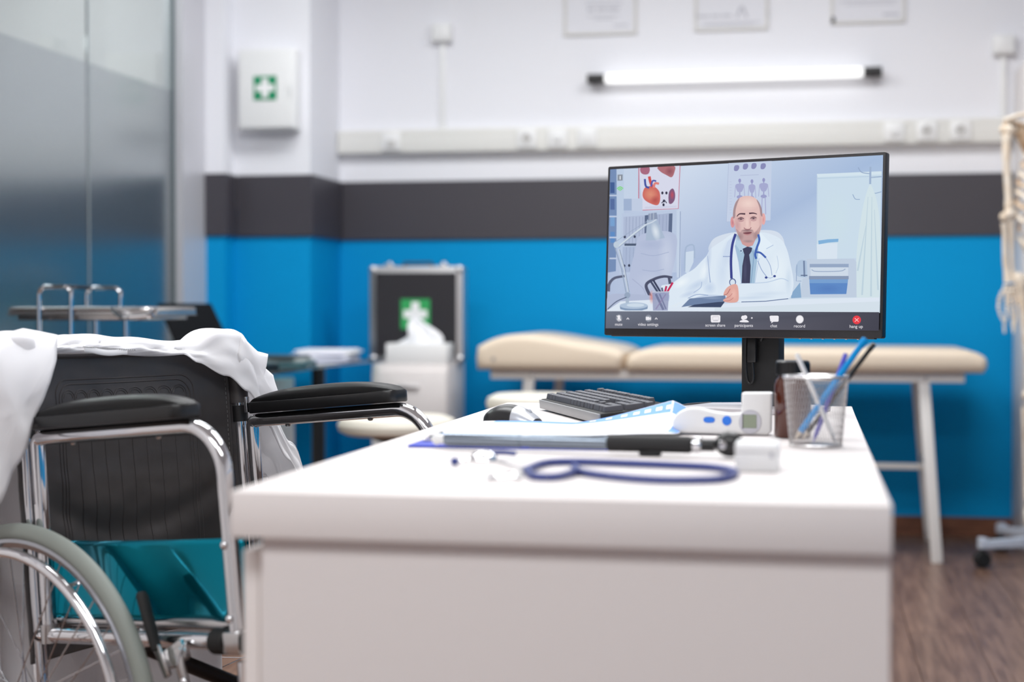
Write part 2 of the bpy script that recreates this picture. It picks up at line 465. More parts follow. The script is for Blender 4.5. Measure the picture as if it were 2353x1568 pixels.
# tube light
t = thing('tube_light', 'glowing white tube light with black end caps on the wall', 'wall lamp', (-.32, YB, 1.88))
m_tube = emis('tube_glow', (255, 255, 255), 1.5)
yt = YB - .055
MB().tube([(-.862, yt, 1.915), (-.852, yt, 1.915), (.198, yt, 1.915), (.208, yt, 1.915)], [.016, .021, .021, .016], 20).build('tube', m_tube, t)
for sx, a in ((-1, -.865), (1, .211)):
    MB().tube([(a, yt, 1.915), (a + sx * .072, yt, 1.915)], .021, 20).box((a + sx * .045, yt + .028, 1.915), (.05, .054, .024), .003).build('end_cap', m_black_pl, t)
MB().quadbox((-.9, YB - .033, 1.919), (.25, YB - .0005, 1.933), .002).build('shade_bar', m_white_pl, t)  # opaque bar added behind the tube to shade the wall above it

# certificates
def cert(x0, x1, zb, label, variant):
    w = x1 - x0; h = .215; z = zb
    s = thing('certificate', label, 'certificate', ((x0 + x1) / 2, YB, zb), 0, 'certificates on the wall')
    yb = YB - .0005
    fr = MB()
    for lo, hi in (((x0, yb - .014, z), (x1, yb, z + .012)), ((x0, yb - .014, z + h - .012), (x1, yb, z + h)),
                   ((x0, yb - .014, z + .012), (x0 + .012, yb, z + h - .012)), ((x1 - .012, yb - .014, z + .012), (x1, yb, z + h - .012))):
        fr.quadbox(lo, hi, .002, 1)
    fr.build('frame', m_frame_light, s)
    sh = MB().quadbox((x0 + .012, yb - .008, z + .012), (x1 - .012, yb, z + h - .012)).build('sheet', m_card, s, smooth=0)
    pr = MB(); yp = yb - .0088
    def bar(a, b, zz, hh): pr.quadbox((x0 + a * w, yp, z + zz), (x0 + b * w, yp + .001, z + zz + hh))
    if variant == 0:
        bar(.32, .42, .103, .011); bar(.45, .58, .103, .011); bar(.6, .76, .103, .011); bar(.32, .76, .078, .004); bar(.42, .68, .066, .004); bar(.68, .88, .035, .006)
        bar(.3, .8, .13, .006)
    elif variant == 1:
        bar(.04, .2, .058, .009); bar(.22, .34, .058, .009); bar(.36, .5, .058, .009); bar(.1, .9, .03, .004); bar(.12, .8, .022, .004)
        for sx in (-1, 1):   # emblem: an open triangle of two bars
            pr.box((x0 + .64 * w + sx * .012, yp + .0005, z + .075), (.01, .001, .05), M=Matrix.Rotation(sx * R(-22), 4, 'Y'))
    else:
        bar(.12, .9, .09, .004); bar(.2, .85, .078, .003); bar(.7, .92, .03, .008); bar(.2, .8, .12, .006)
    pr.build('print', m_greyprint, sh, smooth=0)
    if variant == 2:
        MB().quadbox((x0 + .004, yb - .0155, z + .01), (x0 + .016, yb - .0142, z + .03)).box((x0 + .009, yb - .015, z + .012), (.016, .002, .014), .002).build('corner_clip', m_black_mat, s, label='black corner clip')
    if variant == 1:
        for xa in (x0 + .001, x1 - .007):
            MB().quadbox((xa, yb - .0155, z + .05), (xa + .006, yb - .0142, z + .085)).build('side_clip', m_socket_dark, s)
cert(-1.045, -.732, 2.108, 'leftmost framed certificate above the tube light', 0)
cert(-.487, -.18, 2.11, 'framed certificate with triangular emblem above the tube light', 1)
cert(.076, .378, 2.122, 'rightmost certificate with black corner clip above the tube light', 2)

# first aid cabinet on the pilaster
yc = 6.43
t = thing('first_aid_cabinet', 'white wall first aid cabinet with green cross sign', 'cabinet', (-2.2, yc, 1.66))
MB().quadbox((-2.325, yc - .075, 1.675), (-2.08, yc - .0005, 2.01), .012, 3).build('body', m_white_pl, t)
d = MB().quadbox((-2.322, yc - .105, 1.678), (-2.083, yc - .077, 2.007), .012, 3).build('door', m_white_pl, t)
def cross_sign(parent, cx, y, cz, half, mg, tilt=0, lw=.27):
    MB().box((cx, y, cz), (2 * half, .002, 2 * half)).build('sign', mg, parent, smooth=0)
    a = half * lw
    MB().box((cx, y - .0015, cz), (2 * half * .8, .0014, 2 * a)).box((cx, y - .0016, cz), (2 * a, .0014, 2 * half * .8)).build('white_cross', m_signwhite, parent, smooth=0)
cross_sign(d, -2.203, yc - .1065, 1.845, .049, m_green, lw=.27)
MB().box((-2.093, yc - .108, 1.84), (.008, .008, .05), .002).build('latch', m_white_pl, d)

# tall white cabinet at the right
t = thing('tall_cabinet', 'tall white cabinet standing against the back wall behind the skeleton', 'cabinet', (1.12, 6.69, 0))
MB().quadbox((.812, 6.5, .0), (1.42, YB - .016, 1.905), .003).build('carcass', m_white_lam, t)
for a, b in ((.815, 1.113), (1.117, 1.417)):
    dd = MB().quadbox((a, 6.478, .08), (b, 6.499, 1.90), .002).build('door', m_white_lam, t)
    hx = b - .04 if a < 1 else a + .04
    MB().tube(fillet([(hx, 6.478, .95), (hx, 6.455, .95), (hx, 6.455, 1.1), (hx, 6.478, 1.1)], .008, 4), .005, 8).build('handle', m_alu, dd)

# ------------------------------------------------------------------ examination table
t = thing('examination_table', 'beige padded examination couch on white steel legs by the blue wall', 'examination table', (-.3, 6.4, 0))
f = MB()
f.quadbox((-1.222, 6.125, .668), (.558, 6.16, .704), .004); f.quadbox((-1.222, 6.64, .668), (.558, 6.675, .704), .004)
f.quadbox((-1.222, 6.16, .668), (-1.187, 6.64, .704), .004); f.quadbox((.523, 6.16, .668), (.558, 6.64, .704), .004)
f.build('frame', m_whitemetal, t)
def bar(a, b, w, d, name='leg', parent=t, m=m_whitemetal, bev=.003):
    a = V(a); b = V(b); L = (b - a).length
    q = V((0, 0, 1)).rotation_difference((b - a).normalized()).to_matrix().to_4x4()
    return MB().box((a + b) / 2, (w, d, L), bev, 2, 0, q).build(name, m, parent)
bar((.462, 6.125, 0.0), (.412, 6.145, .668), .042, .03)
bar((.478, 6.74, 0.0), (.415, 6.655, .668), .036, .03)
bar((-1.126, 6.125, 0.0), (-1.072, 6.145, .668), .042, .03)
bar((-1.1, 6.74, 0.0), (-1.03, 6.655, .668), .036, .03)
bar((.44, 6.135, .34), (.445, 6.70, .34), .02, .02, 'cross_bar')
bar((-1.095, 6.135, .34), (-1.07, 6.70, .34), .02, .02, 'cross_bar')
bar((-1.09, 6.30, .34), (.44, 6.30, .34), .022, .022, 'long_brace')
for xb in (.438, -1.04): MB().lathe([(0, .004), (.006, .003), (.008, 0)], (xb - .02, 6.125, .686), (0, -1, 0), 12).build('bolt', m_steel, t)
YZ = Matrix(((1, 0, 0, 0), (0, 0, 1, 0), (0, 1, 0, 0), (0, 0, 0, 1)))   # outline (x,z) extruded along +Y
def cushion(outl, name):
    pts = spline([(x, z, 0) for x, z in outl], 5, True)
    return MB().prism([(p.x, p.y) for p in pts], .66, Matrix.Translation((0, 6.075, 0)) @ YZ, .028, 4).build(name, m_cushion, t, smooth=60)
def rounded(poly, r, n=5):
    P = [V((x, z, 0)) for x, z in poly]; m = len(P); out = []
    for i in range(m):
        rr = r[i] if isinstance(r, (list, tuple)) else r
        seg = fillet([P[i - 1], P[i], P[(i + 1) % m]], rr, n)[1:-1]
        out += [(p.x, p.y) for p in seg]
    return out
def cush(outl, name):
    return MB().prism(outl, .66, Matrix.Translation((0, 6.075, 0)) @ YZ, .03, 4).build(name, m_cushion, t, smooth=60)
o1 = [(-1.268, .705), (-.712, .705), (-.702, .745)]
top = spline([(-.70, .772, 0), (-.75, .793, 0), (-.88, .813, 0), (-1.02, .836, 0), (-1.12, .842, 0), (-1.20, .826, 0), (-1.266, .795, 0)], 5)
hc = cush(o1 + [(p.x, p.y) for p in top] + [(-1.272, .75)], 'head_cushion')
o2 = [(.62, .705), (.634, .725), (.634, .748)]
top = spline([(.625, .765, 0), (.585, .783, 0), (.50, .790, 0), (0, .792, 0), (-.5, .792, 0), (-.62, .788, 0), (-.68, .765, 0)], 5)
cush([(-.690, .705)] + o2 + [(p.x, p.y) for p in top] + [(-.692, .74)], 'body_cushion')
MB().lathe([(0, .004), (.007, .003), (.009, 0)], (-1.2, 6.076, .748), (0, -1, 0), 14).build('stud', m_steel, hc)
# ------------------------------------------------------------------ left background: glass desk and what is on it
t = thing('glass_desk', 'teal glass topped side desk on black legs by the partition', 'desk', (-2.07, 5.6, 0))
MB().prism(rounded([(-2.43, 4.72), (-1.715, 4.72), (-1.715, 6.28), (-2.03, 6.38), (-2.43, 6.27)], .02), .012, Matrix.Translation((0, 0, .728)), .002, 1).build('glass_top', m_deskglass, t)
for x, y in ((-1.80, 5.75), (-1.80, 4.85), (-2.38, 4.85), (-2.38, 6.1)):
    l = MB().tube([(x, y, .012), (x, y, .727)], .025, 20).build('leg', m_black_pl, t)
    MB().lathe([(0, .012), (.04, .012), (.042, 0)], (x, y, 0), (0, 0, 1), 20).build('foot', m_black_pl, l)

s = thing('drawer_unit', 'small white drawer unit beneath the glass desk', 'drawer unit', (-2.1, 5.9, 0))
MB().quadbox((-2.32, 5.42, 0.03), (-1.935, 5.88, .68), .004).build('body', m_white_lam, s)
MB().quadbox((-2.3, 5.44, 0), (-1.955, 5.86, .03)).build('plinth', m_black_mat, s)
for k in range(3):
    d_ = MB().quadbox((-2.316, 5.404, .05 + k * .208), (-1.939, 5.419, .25 + k * .208), .002).build('drawer', m_white_lam, s)
    MB().quadbox((-2.18, 5.392, .14 + k * .208), (-2.07, 5.404, .15 + k * .208), .003).build('handle', m_alu, d_)

# laptop seen from its back
lap = thing('laptop', 'black open laptop behind the draped coat on the glass desk', 'laptop', (-2.0, 5.2, .74))
hdir = V((.42, .907, 0)); nd = V((-.907, .42, 0)); A = V((-2.13, 5.02, .752))
tl = R(34); up = V((0, 0, 1)) * math.cos(tl) + nd * math.sin(tl)
def plate(o, ex, ey, ez, m, name, par, bev=.003):
    M = Matrix.Identity(4)
    for k, (e, c) in enumerate(((ex, 0), (ey, 1), (ez, 2))):
        n_ = e.normalized()
        for j in range(3): M[j][k] = n_[j]
    cc = o + (ex + ey + ez) / 2
    return MB().box((0, 0, 0), (ex.length, ey.length, ez.length), bev).at(Matrix.Identity(4)).build(name, m, par) if False else MB().at(Matrix.Translation(cc) @ M).box((0, 0, 0), (ex.length, ey.length, ez.length), bev).build(name, m, par)
A = V((-2.12, 5.05, .754))
m_lid = mat('laptop_lid', (10, 12, 16), .75, spec=.1)
A += hdir * .10
plate(A, hdir * .25, up * .245, up.cross(hdir) * -.008, m_lid, 'lid', lap)
plate(V((A.x, A.y, .7405)) - nd * .0, hdir * .25, nd * -.2, V((0, 0, .013)), m_black_pl, 'base', lap)

# papers and folders
def sheet_pile(name, label, cat, cx, cy, z, sx, sy, rz, n, m, group=None, thick=.004):
    r2 = random.Random(n + int(cx * 100)); s = thing(name, label, cat, (cx, cy, z), 0, group); zz = z
    for k in range(n):
        MB().box((cx + r2.uniform(-.012, .012), cy + r2.uniform(-.012, .012), zz + thick / 2), (sx, sy, thick * .96), .0008, 1, rz + r2.uniform(-.1, .1)).build('sheet', m if not isinstance(m, list) else m[k % len(m)], s)
        zz += thick
    return s
sheet_pile('paper_stack', 'untidy stack of white and lilac papers on the glass desk', 'paper stack', -1.875, 6.12, .7405, .21, .29, .15, 6, [m_lilac, m_paper, m_paper], None, .0065)
fo = thing('folder', 'dark teal folder with papers lying beside the paper stack', 'folder', (-1.93, 5.58, .7405))
MB().box((-1.93, 5.58, .7455), (.30, .23, .01), .002, 2, .1).build('cover', m_bluegrey, fo)
MB().box((-1.93, 5.58, .7565), (.28, .21, .012), .002, 2, .14).build('sheet', mat('grey_sheets', (168, 172, 170), .6), fo)
MB().box((-1.94, 5.57, .768), (.27, .2, .01), .002, 2, .0).build('cover', mat('dark_cover', (52, 66, 68), .4), fo)

# ------------------------------------------------------------------ white cabinet, case, tissue box
t = thing('drawer_cabinet', 'white drawer cabinet carrying the aluminium first aid case', 'cabinet', (-1.6, 6.45, 0))
MB().quadbox((-1.745, 6.3, .02), (-1.432, 6.62, .718), .004).build('body', m_white_lam, t)
MB().quadbox((-1.735, 6.31, 0), (-1.442, 6.6, .02)).build('plinth', m_black_mat, t)
for k, (a, b) in enumerate(((.03, .25), (.255, .475), (.48, .69))):
    d_ = MB().quadbox((-1.742, 6.284, a), (-1.435, 6.299, b), .002).build('drawer', m_white_lam, t)
    MB().quadbox((-1.635, 6.272, b - .07), (-1.545, 6.284, b - .058), .003).build('handle', m_alu, d_)
cs = thing('first_aid_case', 'black first aid case with aluminium edges and green cross sign', 'case', (-1.61, 6.5, .718))
ya, yb_ = 6.46, 6.56
x0, x1, zz0, zz1 = -1.80, -1.405, .7185, 1.115
out = rounded([(x0, zz0), (x1, zz0), (x1, zz1), (x0, zz1)], .02)
inn = rounded([(x0 + .026, zz0 + .026), (x1 - .026, zz0 + .026), (x1 - .026, zz1 - .026), (x0 + .026, zz1 - .026)], .008)
MB().prism([(a, b) for a, b in inn], yb_ - ya - .008, Matrix.Translation((0, ya + .004, 0)) @ YZ).build('panel', m_caseblack, cs)
fr = MB(); n_ = len(out); b = bmesh.new()
ro = [[b.verts.new((p[0], y, p[1])) for p in ring] for ring, y in ((out, ya + .004), (out, yb_ - .004), (inn, yb_), (inn, ya))]
for q in range(4):
    A_, B_ = ro[q], ro[(q + 1) % 4]
    for k in range(n_): b.faces.new((A_[k], A_[(k + 1) % n_], B_[(k + 1) % n_], B_[k]))
fr._add(b); fr.build('edge_frame', m_alu, cs)
for xl in (-1.72, -1.49):
    MB().quadbox((xl - .018, ya + .01, 1.1155), (xl + .018, yb_ - .02, 1.124), .003).ell((xl, ya + .03, 1.126), (.012, .014, .01)).build('latch', m_chrome, cs)
MB().tube(fillet([(-1.665, ya + .05, 1.1155), (-1.665, ya + .05, 1.13), (-1.545, ya + .05, 1.13), (-1.545, ya + .05, 1.1155)], .012, 5), .006, 10).build('handle', m_caseblack, cs)
for xc, zc in ((x0, zz0), (x1, zz0), (x0, zz1), (x1, zz1)):
    MB().ell((xc + (.014 if xc < -1.6 else -.014), ya + .006, zc + (.014 if zc < .9 else -.014)), (.018, .012, .018), 14, 8).build('corner_ball', m_alu, cs)
cross_sign(cs, -1.605, ya + .002, .918, .062, m_green2)

tb = thing('tissue_box', 'white tissue box with tissue pulled up before the case', 'tissue box', (-1.56, 6.35, .7185))
MB().quadbox((-1.69, 6.305, .7185), (-1.435, 6.42, .80), .004).build('carton', m_signwhite, tb)
def tis(u, v):
    a = 2 * math.pi * u; rr = .062 * (1 - v) ** .7 * (1 + .35 * math.sin(3 * a + 4 * v) + .15 * math.sin(7 * a)) + .004
    return V((-1.565 + rr * math.cos(a) * 1.1 + .012 * math.sin(5 * v), 6.362 + rr * .55 * math.sin(a), .80 + .105 * v + .008 * math.sin(4 * a) * v))
MB().grid(tis, 48, 14, True).build('tissue', m_paper, tb)

# ------------------------------------------------------------------ stools
def stool(x, y, z, r_, label):
    s = thing('stool', label, 'stool', (x, y, 0), 0, 'round cream stools')
    MB().lathe([(0, z), (r_ * .8, z), (r_ * .96, z - .012), (r_, z - .03), (r_ * .97, z - .05), (r_ * .85, z - .062), (0, z - .062)], (x, y, 0), (0, 0, 1), 40).build('seat', m_cream, s)
    MB().lathe([(0, z - .063), (.09, z - .063), (.08, z - .08), (.035, z - .095), (.03, z - .2), (0, z - .2)], (x, y, 0), (0, 0, 1), 24).build('seat_mount', m_black_pl, s)
    MB().cyl((x, y, .1), (x, y, z - .15), .018).build('gas_column', m_chrome, s)
    for k in range(5):
        a = 2 * math.pi * k / 5 + .3; c, n2 = math.cos(a), math.sin(a)
        lg = MB().tube([(x, y, .11), (x + .12 * c, y + .12 * n2, .1), (x + .26 * c, y + .26 * n2, .075)], [.025, .02, .016], 10).build('leg', m_black_pl, s)
        MB().lathe([(0, -.012), (.025, -.012), (.028, 0), (.025, .012), (0, .012)], (x + .26 * c, y + .26 * n2, .028), (-n2, c, 0), 16).cyl((x + .26 * c, y + .26 * n2, .03), (x + .26 * c, y + .26 * n2, .075), .006, 8).build('caster', m_rubber, lg)
    return s
stool(-1.36, 5.22, .585, .2, 'round cream stool between the wheelchair arm and the white drawer cabinet')
stool(-.915, 5.35, .655, .165, 'round cream stool beneath the head end of the couch')
# ------------------------------------------------------------------ instrument trolley
t = thing('instrument_trolley', 'steel instrument trolley with rounded rails beside the frosted glass', 'trolley', (-1.98, 4.32, 0))
tx0, tx1, ty0, ty1 = -2.20, -1.78, 4.15, 4.50
MB().quadbox((tx0 + .025, ty0 + .01, .912), (tx1 - .025, ty1 - .01, .926), .005).quadbox((tx0, ty0, .925), (tx1, ty1, .93), .002).tube(rounded([(tx0, ty0), (tx1, ty0), (tx1, ty1), (tx0, ty1)], .03) and [V((x, y, .943)) for x, y in rounded([(tx0, ty0), (tx1, ty0), (tx1, ty1), (tx0, ty1)], .03)], .006, 8, closed=True).quadbox((tx0 + .01, ty0, .93), (tx1 - .01, ty0 + .004, .943)).quadbox((tx0 + .01, ty1 - .004, .93), (tx1 - .01, ty1, .943)).quadbox((tx0, ty0 + .01, .93), (tx0 + .004, ty1 - .01, .943)).quadbox((tx1 - .004, ty0 + .01, .93), (tx1, ty1 - .01, .943)).build('tray', m_steel, t)
MB().quadbox((tx0, ty0, .35), (tx1, ty1, .362), .003).build('shelf', m_steel, t)
for x in (-2.128, -2.02):
    for y in (ty0 - .012, ty1):
        if y < ty0: x += .03 if x < -2.1 else .017
        l = MB().cyl((x, y, .08), (x, y, .925 if y > ty0 else .86), .0085).build('leg', m_chrome, t)
        MB().lathe([(0, -.012), (.034, -.012), (.038, 0), (.034, .012), (0, .012)], (x, y, .038), (1, 0, 0), 20).cyl((x, y, .05), (x, y, .085), .008, 8).build('caster', m_rubber, l)
MB().tube(fillet([(-2.098, ty0 - .012, .86), (-2.098, ty0 - .012, 1.005), (-2.003, ty0 - .012, 1.005), (-2.003, ty0 - .012, .86)], .022, 6), .006, 10).build('rail', m_chrome, t)
MB().tube(fillet([(-2.128, ty1, .93), (-2.128, ty1, 1.006), (-2.02, ty1, 1.006), (-2.02, ty1, .93)], .022, 6), .006, 10).build('rail', m_chrome, t)
MB().tube([(-2.02, ty0 - .012, 1.005), (-2.112, ty1, 1.006)], .0055, 10).build('rail', m_chrome, t)
MB().tube(fillet([(-1.885, ty0 - .004, .943), (-1.845, ty0 - .03, .92), (-1.76, ty0 - .03, .925), (-1.757, ty0 - .004, .94)], .01, 4), .0065, 10).build('handle', m_chrome, t)
for q, (xx, cc) in enumerate(((-2.12, 0), (-2.05, 1))):
    pass

# ------------------------------------------------------------------ main desk
t = thing('desk', 'large white laminate desk in the foreground with slab end panel', 'desk', (-.27, 2.48, 0))
DX0, DX1, DY0, DY1 = -.624, .082, 1.672, 3.305
MB().quadbox((DX0, DY0, .699), (DX1, DY1, .75), .0015, 2).build('desktop', m_desk, t)
MB().quadbox((-.592, DY0 + .012, .0), (DX1 - .001, DY0 + .032, .6985), .001, 1).build('end_panel', m_desk, t)
MB().quadbox((-.592, DY1 - .04, .0), (DX1 - .001, DY1 - .02, .6985), .001, 1).build('end_panel', m_desk, t)
MB().quadbox((DX1 - .03, DY0 + .033, .3), (DX1 - .012, DY1 - .041, .6985), .001, 1).build('modesty_panel', m_desk, t)
p = MB().quadbox((-.603, DY0 + .034, .02), (-.2, DY0 + .53, .684), .002, 1).build('drawer_pedestal', m_white_lam, t)
for k, (a, b) in enumerate(((.03, .25), (.255, .47), (.475, .68))):
    d_ = MB().quadbox((-.6225, DY0 + .036, a), (-.604, DY0 + .528, b), .001, 1).build('drawer', m_white_lam, p)

DZ = .7505
# keyboard
kb = thing('keyboard', 'black keyboard with silver front edge lying on the white desk', 'keyboard', (-.35, 2.92, .75))
kd = V((.390, -.921, 0)); km = V((.921, .390, 0))
KA = V((-.515, 3.085, DZ)); KL, KW = .435, .138
tilt = R(5.0)
kmt = km * math.cos(tilt) + V((0, 0, 1)) * math.sin(tilt); ku = V((0, 0, 1)) * math.cos(tilt) - km * math.sin(tilt)
MK = Matrix.Identity(4)
for j in range(3): MK[j][0] = kd[j]; MK[j][1] = kmt[j]; MK[j][2] = ku[j]
MK = Matrix.Translation(KA + V((0, 0, .002))) @ MK
MB().at(MK).box((KL / 2, KW / 2, .0105), (KL, KW, .017), .003).build('base', m_black_mat, kb)
MB().at(MK).box((KL / 2, -.0012, .0095), (KL - .004, .004, .017), .001).build('front_strip', mat('strip_silver', (158, 158, 160), .5, .4), kb, label='silver front strip')
MB().at(MK).box((.03, KW - .015, -.006), (.02, .012, .012), .002).box((KL - .03, KW - .015, -.006), (.02, .012, .012), .002).build('foot', m_black_pl, kb)
u = .0186
kcache = {}
def key(cx, cy, w, h):
    k = (round(w, 2), round(h, 2))
    if k not in kcache:
        b = bmesh.new(); bmesh.ops.create_cube(b, size=1)
        W_, H_ = w * u - .0026, h * u - .0040
        for v in b.verts:
            tp = v.co.z > 0; q = .0018 if tp else 0
            v.co = V((v.co.x * (W_ - 2 * q), v.co.y * (H_ - 2 * q) + (.0006 if tp else 0), .0095 if tp else 0))
        bmesh.ops.bevel(b, geom=[e for e in b.edges if e.verts[0].co.z > .001 and e.verts[1].co.z > .001], offset=.0008, segments=1, affect='EDGES')
        me = bpy.data.meshes.new('key'); b.to_mesh(me); b.free(); me.materials.append(m_key)
        kcache[k] = me
    o = bpy.data.objects.new('key', kcache[k]); C.objects.link(o); o.parent = kb
    o.matrix_local = WM[kb.name].inverted() @ MK @ Matrix.Translation((.0075 + cx * u, .008 + cy * u, .0195))
def row(y, x, ws, h=1):
    for w in ws:
        if w > 0: key(x + w / 2, y + h / 2, w, 1)
        x += abs(w)
row(0, 0, [1.25, 1.25, 1.25, 6.25, 1.25, 1.25, 1.25, 1.25, -.25, 1, 1, 1, -.25, 2, 1])
row(1, 0, [2.25] + [1] * 10 + [2.75, -1.25, 1, -1.25, 1, 1, 1])
row(2, 0, [1.75] + [1] * 11 + [2.25, -3.5, 1, 1, 1])
row(3, 0, [1.5] + [1] * 12 + [1.5, -.25, 1, 1, 1, -.25, 1, 1, 1])
row(4, 0, [1] * 13 + [2, -.25, 1, 1, 1, -.25, 1, 1, 1, 1])
row(5.4, 0, [1, -1, 1, 1, 1, 1, -.5, 1, 1, 1, 1, -.5, 1, 1, 1, 1, -.25, 1, 1, 1])
key(22, 1, 1, 2); key(22, 3, 1, 2)
MB().tube(spline([KA + kd * .33 + km * .15 + V((0, 0, .004)), (-.27, 3.03, DZ + .004), (-.255, 3.16, DZ + .004), (-.24, 3.24, DZ + .004), (-.20, 3.292, DZ + .004)], 8), .0022, 8).build('cable', m_black_pl, kb)

# mouse
ms = thing('computer_mouse', 'black computer mouse with silver button side left of the keyboard', 'mouse', (-.5, 2.72, .75))
Mm = Matrix.Translation((-.503, 2.718, DZ)) @ Matrix.Rotation(R(-22), 4, 'Z')
def mouse_half(sc, x0_, x1_):
    def fn(uu, vv):
        x = x0_ + (x1_ - x0_) * uu; tt = (x + .056) / .112
        w = .030 * (max(0, 1 - abs(2 * tt - 1) ** 3.2)) ** .5 * (1.0 - .08 * math.sin(math.pi * tt)) + .0005
        hgt = (.036 * (max(0, math.sin(math.pi * min(max(tt * .93 + .06, 0), 1)))) ** .7) * (1 - .25 * tt) + .001
        a = math.pi * vv
        return V((x, math.cos(a) * w * sc, max(0, math.sin(a)) ** .75 * hgt * sc))
    return fn
MB().at(Mm).grid(mouse_half(1, -.056, .056), 26, 17).build('shell', m_black_pl, ms, solid=None)
MB().at(Mm @ Matrix.Translation((.0, -.0015, .0006))).grid(mouse_half(1.02, .012, .050), 14, 17).build('button_cover', m_silver, ms, label='silver button cover')
MB().at(Mm).lathe([(0, -.004), (.007, -.004), (.0075, 0), (.007, .004), (0, .004)], (.03, 0, .019), (0, 1, 0), 16).build('scroll_wheel', m_silver, ms)

# clipboard, paper form
cb = thing('clipboard', 'blue clipboard lying flat on the near part of the desk', 'clipboard', (-.408, 2.345, .75))
MB().prism(rounded([(-.567, 2.231), (-.245, 2.226), (-.245, 2.455), (-.567, 2.46)], .006), .003, Matrix.Translation((0, 0, DZ)), .0006, 1).build('board', m_blue, cb)
MB().box((-.55, 2.345, DZ + .0045), (.02, .1, .003), .001).tube([(-.553, 2.3, DZ + .008), (-.553, 2.39, DZ + .008)], .0035, 8).build('clip', m_chrome, cb)

fm = thing('paper_form', 'paper form with blue header strip curling up beside the keyboard', 'paper', (-.38, 2.55, .754))
def formfn(off, u0, u1, v0, v1):
    def fn(a, b):
        uu = u0 + (u1 - u0) * a; vv = v0 + (v1 - v0) * b
        x = -.545 + .345 * uu; y = 2.405 + .275 * vv - .05 * max(0, uu - .55) * vv
        lift = max(0, uu - .45) / .55
        z = .7565 + .046 * lift ** 1.25 * (.10 + .90 * vv ** 4.5) - .018 * max(0, uu - .93) / .07 * lift * vv + .001 * math.sin(9 * uu)
        return V((x + .0 , y, z + off))
    return fn
MB().grid(formfn(0, 0, 1, 0, 1), 60, 26).build('sheet', m_paper, fm, solid=.0005)
band = MB().grid(formfn(.0005, 0.06, .955, .86, .995), 60, 8).build('header_strip', m_bluepale, fm, label='blue header strip')
band2 = MB().grid(formfn(.0005, .955, .995, .2, .995), 8, 20).build('side_strip', m_bluepale, fm, label='blue side strip')
mb = MB()
for uu in (.53, .61, .685, .745, .80, .855, .905): mb.grid(formfn(.0009, uu, uu + .03, .905, .955), 5, 5)
mb.build('print_boxes', m_signwhite, band)
sh2 = thing('paper_sheet', 'plain white sheet of paper lying over the blue clipboard', 'paper', (-.42, 2.39, .754))
MB().grid(lambda a, b: V((-.535 + .27 * a, 2.265 + .19 * b, .7545 + .0008 * math.sin(5 * a) + .0012 * b)), 20, 12).build('sheet', m_paper, sh2, solid=.0004)

# otoscope
ot = thing('otoscope', 'chrome and black medical scope lying across the clipboard', 'otoscope', (-.3, 2.24, .755))
a0, a1 = V((-.525, 2.212, .7650)), V((-.090, 2.146, .7672)); dd = (a1 - a0); Lk = dd.length; dd.normalize()
def along(k): return a0 + dd * Lk * k
MB().tube([along(0), along(.012), along(.02)], [.004, .0085, .0085], 20).tube([along(.02), along(.045)], .0072, 20).build('tip', m_white_pl, ot)
MB().tube([along(.045), along(.055), along(.30)], [.009, .0098, .0098], 20).tube([along(.3), along(.33)], .0088, 20).tube([along(.33), along(.57), along(.585)], [.0098, .0098, .009], 20).build('tube', mat('scope_metal', (132, 142, 154), .22, .9), ot)
MB().tube([along(.585), along(.59), along(.84), along(.85)], [.010, .0118, .0118, .010], 20).build('grip', m_black_mat, ot)
MB().tube([along(.85), along(.855), along(.875), along(.88)], [.009, .011, .011, .009], 20).build('collar', m_chrome, ot)
MB().tube([along(.88), along(.92)], .0085, 18).ell(along(.965) + V((0, 0, .002)), (.020, .015, .017), 20, 14, Matrix.Rotation(R(-8), 4, 'Z')).build('head', m_black_pl, ot)
MB().lathe([(0, .004), (.005, .003), (.0065, 0)], along(.955) + V((-.004, -.0125, .002)), (-.1, -1, .1), 14).build('lens', m_chrome, ot)
MB().box(along(.72) + V((0, -.004, -.0125)), (.03, .012, .007), .002).build('pocket_clip', m_black_mat, ot)

# stethoscope
st = thing('stethoscope', 'navy stethoscope looped on the front of the desk', 'stethoscope', (-.25, 1.93, .75))
zt = DZ + .0048
P_ = [(-.337, 1.908), (-.328, 1.99), (-.299, 2.014), (-.249, 2.011), (-.165, 1.993), (-.111, 1.972), (-.087, 1.918), (-.099, 1.853), (-.127, 1.829), (-.175, 1.824), (-.231, 1.855), (-.27, 1.9), (-.285, 1.955)]
MB().tube(spline([(x, y, zt) for x, y in P_], 10), .0046, 12).build('tubing', m_navy, st)
MB().tube(spline([(-.285, 1.955, zt), (-.275, 1.90, zt + .001), (-.288, 1.838, zt), (-.315, 1.838, zt), (-.337, 1.908, zt)], 10), .0046, 12).build('tubing', m_navy, st)
MB().tube(spline([(-.337, 1.908, zt), (-.362, 1.95, zt), (-.385, 1.985, zt), (-.425, 2.01, zt), (-.44, 1.985, zt)], 8), .0022, 10).build('ear_tube', m_chrome, st)
MB().tube(spline([(-.335, 1.89, zt), (-.345, 1.85, zt), (-.365, 1.82, zt), (-.36, 1.80, zt), (-.335, 1.822, zt)], 8), .0022, 10).build('ear_tube', m_chrome, st)
MB().ell((-.441, 1.98, zt + .001), (.0055, .0055, .0055), 14, 10).build('ear_tip', m_navy, st)
MB().ell((-.332, 1.828, zt + .001), (.006, .006, .006), 14, 10).build('ear_tip', m_white_pl, st, label='white ear tip')
MB().lathe([(0, 0), (.016, 0), (.0175, .003), (.0165, .008), (.010, .013), (.0, .014)], (-.418, 2.05, DZ), (0, 0, 1), 28).build('chestpiece', m_chrome, st)
